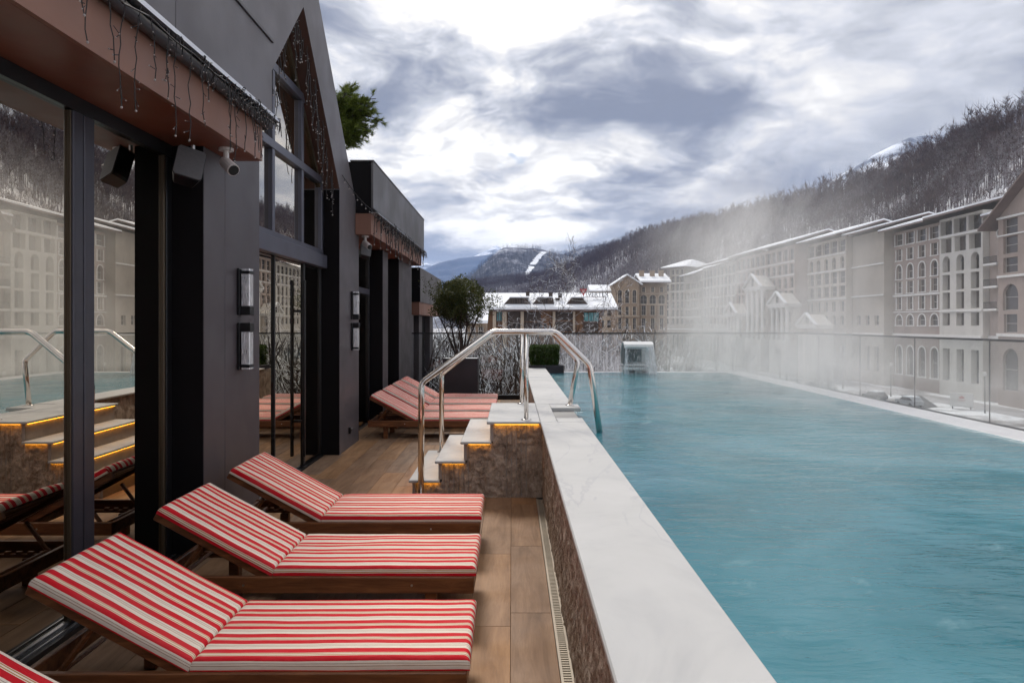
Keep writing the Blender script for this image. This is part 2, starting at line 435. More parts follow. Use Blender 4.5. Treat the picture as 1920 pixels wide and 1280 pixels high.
# pool water
m_, k = mat('pool_water'); pos = k.n('ShaderNodeNewGeometry').outputs['Position']
x_, y_, z_ = k.n('ShaderNodeSeparateXYZ', {0: pos}).outputs
v = k.vm('MULTIPLY', pos, (.62, 1.9, 1.0))
w1 = k.noise(v, 4.6, 5, .55, .5); w2 = k.noise(v, 12, 4, .6, .3); w3 = k.noise(k.vm('MULTIPLY', pos, (.8, 1.0, 1.0)), .55, 4, .55, .8)
amp = k.smooth(k.noise(pos, .45, 3, .55), .38, .60, .12, 1.25)
far = k.smooth(y_, 3.0, 8.0, .2, 1.)
hh = k.m('MULTIPLY', k.m('ADD', k.m('MULTIPLY', w1, .8), k.m('MULTIPLY', w2, .22)), k.m('MULTIPLY', amp, far))
hh = k.m('ADD', hh, k.m('MULTIPLY', w3, .5))
nr = bump(k, hh, .9, .07)
c = k.ramp(w3, [(.3, (.010, .108, .135)), (.5, (.028, .165, .205)), (.72, (.075, .235, .285))])
c = k.mix(k.smooth(k.noise(pos, 1.5, 6, .6, 1.8), .60, .78, 0, .4), c, (.28, .44, .46))  # pale wisps put cloud reflections into the water colour
out(k, bsdf(k, c, .04, 0, .5, nr, **{'IOR': 1.38}))
M['water'] = m_

# amber led strip
m_, k = mat('amber_led'); out(k, k.n('ShaderNodeEmission', {'Color': (1, .42, .03, 1), 'Strength': 6.}).outputs[0]); M['led'] = m_

# leaves
def leafmat(name, stops, rough=.5, snow=0.):
    m_, k = mat(name); pos = k.n('ShaderNodeNewGeometry'); oi = k.noise(pos.outputs['Position'], 28, 3, .6)
    c = k.ramp(oi, stops)
    if snow:
        nz = k.n('ShaderNodeSeparateXYZ', {0: pos.outputs['Normal']}).outputs[2]
        c = k.mix(k.smooth(k.m('ADD', k.m('ABSOLUTE', nz), k.m('MULTIPLY', k.noise(pos.outputs['Position'], 5.0, 3), .9)), 1.12, 1.35, 0, snow), c, (.8, .82, .86))
    a = bsdf(k, c, rough, 0, .15)
    tl = k.n('ShaderNodeBsdfTranslucent', {'Color': c}).outputs[0]
    out(k, k.n('ShaderNodeMixShader', {0: .25, 1: a, 2: tl}).outputs[0]); return m_
M['leaf'] = leafmat('evergreen_leaf', [(.3, (.022, .030, .010)), (.45, (.055, .068, .020)), (.6, (.11, .115, .035)), (.75, (.16, .11, .05))], .5)
M['box_leaf'] = leafmat('box_hedge_leaf', [(.3, (.018, .040, .008)), (.55, (.05, .085, .018)), (.75, (.09, .13, .03))])
M['pine'] = leafmat('pine_needle', [(.3, (.06, .085, .015)), (.55, (.13, .165, .03)), (.75, (.20, .22, .05))], .6)
M['snowy_leaf'] = leafmat('snow_dusted_leaf', [(.3, (.03, .026, .020)), (.6, (.075, .058, .045)), (.8, (.11, .085, .065))], .7, .8)
# bark, with snow lying on whatever faces up
def bark(name, col, amt, thr=.25):
    m_, k = mat(name); g = k.n('ShaderNodeNewGeometry'); nz = k.n('ShaderNodeSeparateXYZ', {0: g.outputs['Normal']}).outputs[2]
    n = k.noise(g.outputs['Position'], 2.0, 4, .6)
    c = k.ramp(k.noise(g.outputs['Position'], 11, 4), [(.3, tuple(q*.6 for q in col)), (.7, tuple(q*1.3 for q in col))])
    c = k.mix(k.m('MULTIPLY', k.smooth(k.m('ADD', nz, k.m('MULTIPLY', n, .5)), thr, thr+.25), amt), c, (.82, .84, .87))
    out(k, bsdf(k, c, .8, 0, .2)); return m_
M['bark'] = bark('dark_bark', (.045, .032, .028), 0.)
M['bark_snow'] = bark('snow_laden_bark', (.085, .060, .052), .8, .55)
# ---------------------------------------------------------------- valley floor and hills
def at(x, y, Y): k_ = Y/1280.; return Vector(((x-960)*k_, Y, CAMZ-(y-605)*k_))
GZ = -11.0
m_, k = mat('snowy_ground'); pos = k.n('ShaderNodeNewGeometry').outputs['Position']
n0 = k.noise(pos, .045, 8, .6, .4); n1 = k.noise(pos, .35, 6, .6)
c = k.ramp(k.m('ADD', k.m('MULTIPLY', n0, .75), k.m('MULTIPLY', n1, .3)), [(.42, (.16, .145, .14)), (.5, (.42, .41, .42)), (.56, (.72, .73, .76)), (.7, (.84, .85, .88))])
out(k, bsdf(k, c, .8, 0, .3, bump(k, n1, .4, .2))); M['ground'] = m_
S = 5400
g = MB().add([(-S, -1500, GZ), (S, -1500, GZ), (S, 11300, GZ), (-S, 11300, GZ)], [(0,1,2,3)])
tag(obj('ground', g, M['ground']), kind='structure')

m_, k = mat('hill_snow_and_scrub'); pos = k.n('ShaderNodeNewGeometry').outputs['Position']
v = k.vm('MULTIPLY', pos, (1, 1, .45))
n0 = k.noise(v, .012, 8, .62, .6); n1 = k.noise(v, .09, 6, .65)
c = k.ramp(k.m('ADD', k.m('MULTIPLY', n0, .7), k.m('MULTIPLY', n1, .35)), [(.36, (.12, .095, .09)), (.44, (.24, .21, .205)), (.50, (.58, .58, .60)), (.60, (.80, .81, .84))])
out(k, bsdf(k, c, .85, 0, .2)); M['hill'] = m_
m_, k = mat('far_forest_slope'); pos = k.n('ShaderNodeNewGeometry').outputs['Position']
n0 = k.noise(pos, .0035, 8, .65, .5); n1 = k.noise(k.vm('MULTIPLY', pos, (1, 1, .3)), .05, 6, .7)
c = k.ramp(k.m('ADD', k.m('MULTIPLY', n0, .6), k.m('MULTIPLY', n1, .4)), [(.40, (.05, .05, .062)), (.50, (.12, .12, .14)), (.58, (.44, .46, .52)), (.70, (.74, .76, .82))])
out(k, bsdf(k, c, .9, 0, .1)); M['far'] = m_
m_, k = mat('high_snow_peak'); pos = k.n('ShaderNodeNewGeometry').outputs['Position']
n0 = k.noise(pos, .006, 8, .65, .8)
c = k.ramp(n0, [(.38, (.10, .12, .17)), (.5, (.5, .55, .64)), (.6, (.80, .83, .90))])
out(k, bsdf(k, c, .8, 0, .2)); M['peak'] = m_

def hill(name, crest, base_d, material, nr=90, na=220, rough=10, power=1.25, back=900, seed=3, z0=GZ-1):
    """crest: list of (azimuth deg, elevation-angle tan, distance); base_d: list of (azimuth deg, distance).
    A slope that climbs from its foot to its crest and falls away behind."""
    A = np.linspace(crest[0][0], crest[-1][0], na)
    ca = np.array(crest); ba = np.array(base_d)
    D = np.interp(A, ca[:,0], ca[:,2]); T = np.interp(A, ca[:,0], ca[:,1]); B = np.interp(A, ba[:,0], ba[:,1])
    t = np.concatenate([np.linspace(0, 1, nr), 1+np.linspace(.04, 1, 14)])
    AA, TT = np.meshgrid(A, t, indexing='ij')
    Dm = D[:,None]; Bm = B[:,None]
    dist = np.where(TT <= 1, Bm+(Dm-Bm)*TT, Dm+back*(TT-1))
    ztop = (CAMZ+T*D)[:,None]
    ar = np.radians(AA); X = dist*np.sin(ar); Y = dist*np.cos(ar)
    f = np.where(TT <= 1, np.clip(TT,0,1)**power, np.clip(1-(TT-1)*.9, 0, 1))
    Z = z0+(ztop-z0)*f
    nz = (fbm(X/110., Y/110., 5, seed)-.5)*2*rough*np.sin(np.pi*np.clip(TT/1.3,0,1))
    edge = np.clip(1-np.abs(TT-1)*6, 0, 1)
    Z = np.where(TT <= 0, z0, Z+nz*(1-edge*.75))
    V = np.stack([X, Y, Z], -1).reshape(-1, 3)
    me = np_mesh(name, V, grid_faces(na, len(t)), material, smooth=True)
    o = link(name, me); tag(o, kind='structure')
    return o, (X, Y, Z, TT)
def azp(px_): return math.degrees(math.atan2(px_-960, 1280))
def tanp(px_, py_): return (605-py_)/math.hypot(px_-960, 1280)
# near wooded hillside on the right, crest read off as bearing and elevation, each with its own distance
cr = [(1000,521,1500),(1060,507,1350),(1100,488,1250),(1150,466,1200),(1200,446,1120),(1260,432,1040),(1340,418,950),(1420,398,860),(1500,378,780),(1600,352,670),(1680,326,590),(1760,292,520),(1840,260,460),(1920,232,410)]
crest = [(azp(x), tanp(x, y), d) for x, y, d in cr]
crest = [(-4, .055, 1600)] + crest + [(44, .40, 360), (55, .45, 330), (75, .46, 320), (100, .40, 330), (135, .34, 380)]
base = [(-6, 900), (3, 700), (8, 480), (14, 300), (25, 200), (37, 150), (60, 125), (90, 118), (135, 150)]
hill_near, HN = hill('hillside', crest, base, M['hill'], nr=110, na=300, rough=9, power=1.1)
cr2 = [(880,520,2300),(915,488,2400),(935,470,2450),(950,463,2500),(1000,466,2520),(1035,472,2540),(1060,480,2500),(1100,486,2450),(1140,500,2400),(1200,530,2300)]
crest2 = [(-7,.02,2200)] + [(azp(x), tanp(x, y), d) for x, y, d in cr2] + [(13,.03,2200)]
hill_mid, HM = hill('ski_hill', crest2, [(-8,1500),(14,1700)], M['far'], nr=80, na=220, rough=26, power=1.0, back=1500, seed=8)
cr3 = [(1020,500,3300),(1060,474,3300),(1090,464,3300),(1130,457,3300),(1170,455,3200),(1250,450,3200)]
hill_right, HR = hill('wooded_hill_beyond', [(1,.05,3300)]+[(azp(x), tanp(x, y), d) for x, y, d in cr3]+[(18,.09,3200)], [(0,2400),(18,2400)], M['far'], nr=50, na=140, rough=30, power=.9, back=1500, seed=12)
cr4 = [(740,540,5200),(800,503,5200),(822,493,5200),(860,484,5300),(900,479,5400),(940,474,5500),(1000,490,5600)]
hill_far, _ = hill('blue_mountain', [(-16,.03,5200)]+[(azp(x), tanp(x, y), d) for x, y, d in cr4]+[(4,.05,5600)], [(-17,3600),(4,3600)], simple('haze_blue_slope', (.012,.045,.12), .9, 0, .25, .002), nr=40, na=120, rough=40, power=.9, back=2500, seed=21)  # slope colour carries the blue of distant haze
cr5 = [(700,520,8000),(770,497,8000),(800,493,8000),(830,502,8000),(880,485,8000),(930,460,8200),(960,475,8200),(1000,500,8200)]
hill_peak, _ = hill('distant_snow_peak', [(azp(x), tanp(x, y), d) for x, y, d in cr5], [(-12,6500),(3,6500)], M['peak'], nr=40, na=120, rough=50, power=.9, back=2500, seed=25)
cr6 = [(1540,350,2600),(1600,314,2600),(1640,290,2600),(1680,270,2600),(1705,258,2600),(1740,254,2600),(1800,262,2600),(1900,280,2600)]
hill_peak2, _ = hill('snow_peak_behind_the_hill', [(azp(x), tanp(x, y), d) for x, y, d in cr6], [(24,1500),(37,1500)], M['peak'], nr=50, na=120, rough=22, power=1.0, back=1500, seed=33)

# ski run: a clear white strip laid on the slope of the ski hill
def sample_hill(H, a_deg, tt):
    X, Y, Z, T = H; A = np.degrees(np.arctan2(X[:,5], Y[:,5]))
    i = np.interp(a_deg, A, np.arange(len(A))); j = np.interp(tt, T[0], np.arange(T.shape[1]))
    i0, j0 = int(i), int(j); fi, fj = i-i0, j-j0; i1, j1 = min(i0+1, X.shape[0]-1), min(j0+1, X.shape[1]-1)
    def g_(Q): return (Q[i0,j0]*(1-fi)+Q[i1,j0]*fi)*(1-fj)+(Q[i0,j1]*(1-fi)+Q[i1,j1]*fi)*fj
    return Vector((g_(X), g_(Y), g_(Z)))
def find_t(H, a_deg, py_):
    best = None
    for q in np.linspace(.02, 1, 160):
        p = sample_hill(H, a_deg, q); y = 605-(p.z-CAMZ)*1280/p.y
        e = abs(y-py_)
        if best is None or e < best[0]: best = (e, q)
    return best[1]
def run_strip(name, H, pts, lift=3.5):
    mb = MB(); vs = []; rs = np.random.default_rng(2); fine_ = []
    for i in range(len(pts)-1):
        for q in range(7): f = q/7; fine_.append(tuple(pts[i][j]*(1-f)+pts[i+1][j]*f for j in range(3)))
    pts = [(a+rs.normal()*1.3, b+rs.normal()*1.3, c) for a, b, c in fine_+[pts[-1]]]
    for (xl, xr, y) in pts:
        for x in (xl, xr):
            a = azp(x); p = sample_hill(H, a, find_t(H, a, y)); vs.append(p+Vector((0, -6, lift)))
    n = len(pts)
    mb.add(vs, [(2*i, 2*i+1, 2*i+3, 2*i+2) for i in range(n-1)])
    return tag(obj(name, mb, M['snow'], smooth=True), kind='structure')
run_strip('ski_run', HM, [(1014,1026,474),(1006,1018,481),(1000,1011,489),(994,1005,497),(989,999,506),(984,993,515),(979,987,525)])
run_strip('lower_ski_run', HM, [(940,947,530),(934,945,538),(930,942,548),(926,938,560),(922,934,572)])

# ---------------------------------------------------------------- bare woods on the hills
m_, k = mat('bare_wood'); g_ = k.n('ShaderNodeNewGeometry'); pos = g_.outputs['Position']
nb = k.noise(pos, .013, 5, .6, .4); ns = k.noise(pos, .22, 3, .5)
c = k.ramp(ns, [(.3, (.034, .019, .019)), (.5, (.066, .038, .038)), (.7, (.115, .074, .070))])
zz = k.n('ShaderNodeSeparateXYZ', {0: pos}).outputs[2]
sn = k.m('MULTIPLY', k.smooth(nb, .44, .56), k.smooth(k.noise(pos, .5, 3, .6), .44, .56))
sn = k.m('MULTIPLY', sn, k.smooth(zz, 120, 40, .25, 1.))
c = k.mix(k.m('MULTIPLY', sn, .42), c, (.62, .62, .66))
out(k, bsdf(k, c, .9, 0, .1)); M['wood_mass'] = m_
def tree_template(rng, h=1., twigs=70, branches=9, spread=.26, conif=False):
    V = []; F = []
    def tri(a, b, c_): o = len(V); V.extend([a, b, c_]); F.append((o, o+1, o+2))
    def blade(a, b, w_):
        a = np.array(a); b = np.array(b); d = b-a; s = np.cross(d, rng.normal(size=3)); s = s/(np.linalg.norm(s)+1e-9)*w_
        tri(a-s, a+s, b)
    lean = rng.normal(0, .025, 2)
    top = np.array([lean[0], lean[1], .82])
    for q in range(3):
        an = q*2.09; r = .019
        tri([math.cos(an)*r, math.sin(an)*r, -.06], [math.cos(an+2.09)*r, math.sin(an+2.09)*r, -.06], top)
    tips = []
    for i in range(branches):
        z = rng.uniform(.30, .8); a = rng.uniform(0, 6.283); l = spread*rng.uniform(.5, 1.)*(1.25-z)
        p0 = np.array([top[0]*z, top[1]*z, z]); p1 = p0+np.array([math.cos(a)*l, math.sin(a)*l, l*rng.uniform(.8, 1.6)])
        blade(p0, p1, .007); tips.append((p0, p1))
    for i in range(twigs):
        p0, p1 = tips[rng.integers(len(tips))]; f = rng.uniform(.2, 1.); a = p0+(p1-p0)*f
        d = rng.normal(size=3)*.055+np.array([0, 0, .07]); blade(a, a+d*rng.uniform(.6, 1.7), rng.uniform(.004, .0085))
    V = np.array(V); V[:,2] *= 1; return V*h, np.array(F)
def scatter(name, templates, P_, H_, material, seed=0):
    rng = np.random.default_rng(seed); Vs = []; Fs = []; o = 0
    which = rng.integers(0, len(templates), len(P_)); rot = rng.uniform(0, 6.283, len(P_))
    for ti, (V, F) in enumerate(templates):
        idx = np.where(which == ti)[0]
        if len(idx) == 0: continue
        c_, s_ = np.cos(rot[idx])[:,None], np.sin(rot[idx])[:,None]; h = H_[idx][:,None]
        X = (V[None,:,0]*c_-V[None,:,1]*s_)*h; Y = (V[None,:,0]*s_+V[None,:,1]*c_)*h; Z = V[None,:,2]*h
        W_ = np.stack([X+P_[idx,0:1], Y+P_[idx,1:2], Z+P_[idx,2:3]], -1)
        n = len(idx); Vs.append(W_.reshape(-1,3))
        Fs.append((F[None]+(np.arange(n)*len(V))[:,None,None]).reshape(-1,3)+o); o += n*len(V)
    me = np_mesh(name, np.concatenate(Vs), np.concatenate(Fs), material)
    return link(name, me)
rng = np.random.default_rng(5)
TN = [tree_template(rng, 1, 60, 9) for _ in range(7)]
TF = [tree_template(rng, 1, 22, 6, .34) for _ in range(6)]
def hill_points(H, n, amin, amax, tmin, tmax, rng, spacing_pow=1.0, dens=None):
    X, Y, Z, T = H; na, nt_ = X.shape
    A = np.degrees(np.arctan2(X[:,5], Y[:,5]))
    i0, i1 = np.interp([amin, amax], A, np.arange(na)); j0, j1 = np.interp([tmin, tmax], T[0], np.arange(nt_))
    out_ = []
    fi = rng.uniform(i0, i1-1e-3, n*3); fj = j0+(j1-j0-1e-3)*rng.uniform(0, 1, n*3)**spacing_pow
    a, b = fi.astype(int), fj.astype(int); u, v_ = (fi-a)[:,None], (fj-b)[:,None]
    G = np.stack([X, Y, Z], -1)
    Pn = (G[a,b]*(1-u)+G[a+1,b]*u)*(1-v_)+(G[a,b+1]*(1-u)+G[a+1,b+1]*u)*v_
    # weight by cell area so the wood is even on the ground
    ar = np.hypot(Pn[:,0], Pn[:,1]); keep = rng.uniform(0, 1, len(Pn)) < np.clip(ar/ar.max(), .12, 1)
    Pn = Pn[keep]
    if dens is not None: Pn = Pn[rng.uniform(0, 1, len(Pn)) < dens(Pn)]
    return Pn[:n]
def dn(Pn):
    return np.clip(.25+2.2*(fbm(Pn[:,0]/60., Pn[:,1]/60.+Pn[:,2]/30., 4, 77)-.36)+.0060*(Pn[:,2]-66), .05, 1)
Pn = hill_points(HN, 9500, 12.5, 42, .0, 1.06, rng, .8, dn)
o = scatter('bare_woodland', TN, Pn, rng.uniform(9, 17, len(Pn)), M['wood_mass'], 1)
tag(o, 'dense leafless winter woodland covering the steep right hillside above the hotels', 'woodland', kind='stuff')
Pn = hill_points(HN, 17000, -3.5, 16.5, .02, 1.03, rng, .85, dn)
o = scatter('bare_woodland', TF, Pn, rng.uniform(11, 19, len(Pn)), M['wood_mass'], 2)
tag(o, 'leafless woodland on the lower left spur of the hillside behind the stone hotel', 'woodland', kind='stuff')
Pc = hill_points(HN, 420, 6, 42, .975, 1.01, rng, 1., None)
o = scatter('ridge_trees', TN, Pc, rng.uniform(13, 22, len(Pc)), M['wood_mass'], 4)
tag(o, 'bare trees standing along the skyline ridge of the right hillside', 'trees', kind='stuff')
def dm(Pn):
    x = 960+1280*Pn[:,0]/Pn[:,1]; y = 605-(Pn[:,2]-CAMZ)*1280/Pn[:,1]
    run = np.abs(x-(1023-(y-473)*.72)) < 12-(y-473)*.06
    run2 = np.abs(x-(943-(y-530)*.35)) < 6
    return np.where(run | run2 & (y > 528), 0, np.clip(.25+2.0*(fbm(Pn[:,0]/160., Pn[:,1]/160.+Pn[:,2]/60., 4, 5)-.36), .05, 1))
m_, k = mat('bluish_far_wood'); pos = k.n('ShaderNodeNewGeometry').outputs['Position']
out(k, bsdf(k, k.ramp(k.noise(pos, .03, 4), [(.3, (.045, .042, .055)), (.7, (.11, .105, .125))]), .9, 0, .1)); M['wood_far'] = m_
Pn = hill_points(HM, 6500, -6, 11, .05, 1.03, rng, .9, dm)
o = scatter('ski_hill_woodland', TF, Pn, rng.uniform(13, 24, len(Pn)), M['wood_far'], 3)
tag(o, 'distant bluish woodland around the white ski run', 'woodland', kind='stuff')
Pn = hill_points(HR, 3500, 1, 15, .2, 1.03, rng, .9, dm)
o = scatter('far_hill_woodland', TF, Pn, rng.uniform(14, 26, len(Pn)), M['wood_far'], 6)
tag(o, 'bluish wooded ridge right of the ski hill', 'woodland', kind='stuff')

# ---------------------------------------------------------------- snowy bank right below the terrace, with its thicket
xs_, ys_ = np.meshgrid(np.linspace(-16, 9, 70), np.linspace(15.9, 64, 90), indexing='ij')
f_ = np.clip(1-np.clip((ys_-26)/34., 0, 1), 0, 1)**1.3*np.clip((9-xs_)/4.5, 0, 1)*np.clip((xs_+16)/4., 0, 1)
def bank_z(x, y):
    f = np.clip(1-np.clip((y-26)/34., 0, 1), 0, 1)**1.3*np.clip((9-x)/4.5, 0, 1)*np.clip((x+16)/4., 0, 1)
    return GZ-.3+(10.1+1.0*(fbm(x/3., y/3., 4, 44)-.5))*f-(np.clip(20-y, 0, 5)*.35)*f
link_ = link('snowy_bank', np_mesh('snowy_bank', np.stack([xs_, ys_, bank_z(xs_, ys_)], -1).reshape(-1,3), grid_faces(70, 90), M['ground'], smooth=True)); tag(link_, kind='structure')
rng = np.random.default_rng(71)
q_ = np.stack([rng.uniform(-11, 5, 330), rng.uniform(17.2, 42, 330)], 1); q_ = np.concatenate([q_, bank_z(q_[:,0], q_[:,1])[:,None]-.05], 1)
def shrub_template(rng):
    V = []; F = []
    for i in range(16):
        a = rng.uniform(0, 6.283); p = np.zeros(3); d = np.array([math.cos(a)*.6, math.sin(a)*.6, rng.uniform(.5, 1.3)])
        for s in range(4):
            d = d/np.linalg.norm(d)+rng.normal(size=3)*.28; e = p+d/np.linalg.norm(d)*.26
            w_ = .016*(1-.18*s); u = np.cross(d, [0, 0, 1.]); u = u/(np.linalg.norm(u)+1e-9)*w_; up_ = np.array([0, 0, w_*1.3]); o = len(V)
            V.extend([p-u, p+u, p+up_, e-u*.7, e+u*.7, e+up_*.7]); F.extend([(o,o+3,o+5),(o,o+5,o+2),(o+1,o+2,o+5),(o+1,o+5,o+4),(o,o+1,o+4),(o,o+4,o+3)])
            for t_ in range(3):
                dd = d/np.linalg.norm(d)*.5+rng.normal(size=3)*.6; g = p+(e-p)*rng.uniform(.2, 1); h_ = g+dd/np.linalg.norm(dd)*rng.uniform(.06, .2); v_ = np.cross(dd, [0, 0, 1.]); v_ = v_/(np.linalg.norm(v_)+1e-9)*.006; o = len(V)
                V.extend([g-v_, g+v_, h_]); F.append((o, o+1, o+2))
            p = e
    return np.array(V), np.array(F)
TS = [shrub_template(rng) for _ in range(8)]
scat_q, scat_h = q_, rng.uniform(1.6, 3.2, len(q_))
# ---------------------------------------------------------------- haze
hz = MB().box(-5500, 5500, -1600, 11400, GZ-2.2, 1080)
m_, k = mat('valley_haze')
out(k, None, k.n('ShaderNodeVolumePrincipled', {'Color': (.42, .60, .98, 1), 'Density': .000062, 'Anisotropy': .2}).outputs[0])
HAZE = tag(obj('haze', hz, m_), kind='stuff')
# ---------------------------------------------------------------- far buildings
def stucco(name, col, var=.1):
    m_, k = mat(name); pos = k.n('ShaderNodeNewGeometry').outputs['Position']
    n = k.noise(pos, .35, 6, .6); n2 = k.noise(k.vm('MULTIPLY', pos, (1, 1, .15)), 1.6, 5, .6)
    c = k.ramp(n, [(.3, tuple(q*(1-var) for q in col)), (.7, tuple(min(1, q*(1+var)) for q in col))])
    c = k.mix(k.smooth(n2, .5, .8, 0, .35), c, tuple(q*.6 for q in col))
    out(k, bsdf(k, c, .85, 0, .2)); return m_
M['cream'] = stucco('cream_stucco', (0.416, 0.372, 0.320)); M['white_st'] = stucco('white_stucco', (0.544, 0.520, 0.480))
M['mauve'] = stucco('dusty_pink_stucco', (0.320, 0.256, 0.224)); M['pinkish'] = stucco('pale_pink_stucco', (0.400, 0.328, 0.288))
M['grey_st'] = stucco('grey_cream_stucco', (0.368, 0.328, 0.280)); M['sand'] = stucco('sandstone_wall', (.30, .225, .165)); M['sandl'] = stucco('light_sandstone', (.47, .385, .30))
M['trim'] = stucco('white_stucco_trim', (.66, .645, .62), .05)
M['eave'] = simple('brown_eave_boards', (.13, .09, .08), .8, 0, .2, .5)
m_, k = mat('dim_window'); oi = k.n('ShaderNodeObjectInfo'); tcn = k.n('ShaderNodeTexCoord').outputs['Object']
c = k.mix(oi.outputs['Random'], (.022, .018, .016), (.075, .06, .052))
c = k.mix(k.smooth(k.noise(tcn, .9, 4, .6), .5, .7, 0, .5), c, (.13, .10, .085))
out(k, bsdf(k, c, .25, 0, .5)); M['pane'] = m_
M['wframe'] = simple('pale_window_frame', (.42, .39, .36), .6)
WCACHE = {}
def window_mesh(w_, h, arch, bars=(1, 1), frame=None, pane=None, kind=''):
    key = (round(w_, 2), round(h, 2), arch, bars, kind)
    if key in WCACHE: return WCACHE[key]
    mb = MB(); n = 8
    prof = [(-w_/2, 0), (w_/2, 0)]
    if arch:
        hs = h-w_/2
        prof += [(w_/2*math.cos(a), hs+w_/2*math.sin(a)) for a in [math.pi*i/n for i in range(n+1)]]
    else: prof += [(w_/2, h), (-w_/2, h)]
    mb.prism([(p[0], p[1]) for p in prof], .06, 0, 'y', 1)      # pane
    t_ = .09
    mb.box(-w_/2, -w_/2+t_, -.06, .0, 0, h*(.6 if arch else 1)); mb.box(w_/2-t_, w_/2, -.06, .0, 0, h*(.6 if arch else 1))
    mb.box(-w_/2+t_, w_/2-t_, -.06, .0, 0, t_)
    for b in range(bars[0]):
        x = -w_/2+w_*(b+1)/(bars[0]+1); mb.box(x-.04, x+.04, -.05, -.002, t_, h-(.1 if not arch else .25))
    for b in range(bars[1]):
        z = h*(b+1)/(bars[1]+1); mb.box(-w_/2+t_, w_/2-t_, -.055, -.004, z-.04, z+.04)
    WCACHE[key] = mesh_of('window', mb, [frame or M['wframe'], pane or M['pane']]); return WCACHE[key]

def facade(mb, x0, x1, z0, z1, ops, y=0., rec=.45, mi=0, trims=None, trim_w=.22):
    """wall in the plane y with real openings; ops: list of (cx, w, zb, zt, arch). Bays are split automatically."""
    cols = {}
    for op in ops: cols.setdefault(round(op[0], 3), []).append(op)
    xs = sorted(cols); prev = x0; edges = []
    for i, c_ in enumerate(xs):
        nxt = x1 if i == len(xs)-1 else (c_+xs[i+1])/2
        edges.append((prev, nxt)); prev = nxt
    if not xs: mb.add([(x0,y,z0),(x1,y,z0),(x1,y,z1),(x0,y,z1)], [(0,1,2,3)], mi); return
    for c_, (a, b) in zip(xs, edges):
        zc_ = z0
        for (cx, w_, zb, zt, arch) in sorted(cols[c_], key=lambda q: q[2]):
            l, r = cx-w_/2, cx+w_/2
            if zb > zc_: mb.add([(a,y,zc_),(b,y,zc_),(b,y,zb),(a,y,zb)], [(0,1,2,3)], mi)
            sp = zt-w_/2 if arch else zt
            mb.add([(a,y,zb),(l,y,zb),(l,y,zt),(a,y,zt)], [(0,1,2,3)], mi)
            mb.add([(r,y,zb),(b,y,zb),(b,y,zt),(r,y,zt)], [(0,1,2,3)], mi)
            pr = [(l, zb), (r, zb)]
            if arch:
                n = 8; arc = [(cx+w_/2*math.cos(math.pi*i/n), sp+w_/2*math.sin(math.pi*i/n)) for i in range(n+1)]
                for i in range(n):
                    p, q = arc[i], arc[i+1]
                    mb.add([(p[0],y,p[1]),(p[0],y,zt),(q[0],y,zt),(q[0],y,q[1])], [(0,1,2,3)], mi)
                pr += arc
            else: pr += [(r, zt), (l, zt)]
            m = len(pr)
            mb.add([(p[0],y,p[1]) for p in pr]+[(p[0],y+rec,p[1]) for p in pr], [(i, i+m, (i+1) % m+m, (i+1) % m) for i in range(m)], mi)
            if trims is not None:
                tw = trim_w; outp = []
                if arch:
                    n = 8
                    for i in range(n):
                        a0, a1 = math.pi*i/n, math.pi*(i+1)/n
                        trims.prism([(cx+w_/2*math.cos(a0), sp+w_/2*math.sin(a0)), (cx+(w_/2+tw)*math.cos(a0), sp+(w_/2+tw)*math.sin(a0)),
                                     (cx+(w_/2+tw)*math.cos(a1), sp+(w_/2+tw)*math.sin(a1)), (cx+w_/2*math.cos(a1), sp+w_/2*math.sin(a1))], y-.002, y-.09, 'y')
                trims.box(l-tw, l, y-.09, y-.002, zb, sp); trims.box(r, r+tw, y-.09, y-.002, zb, sp)
                trims.box(l-tw-.1, r+tw+.1, y-.16, y-.002, zb-.16, zb)
            zc_ = zt
        if zc_ < z1: mb.add([(a,y,zc_),(b,y,zc_),(b,y,z1),(a,y,z1)], [(0,1,2,3)], mi)

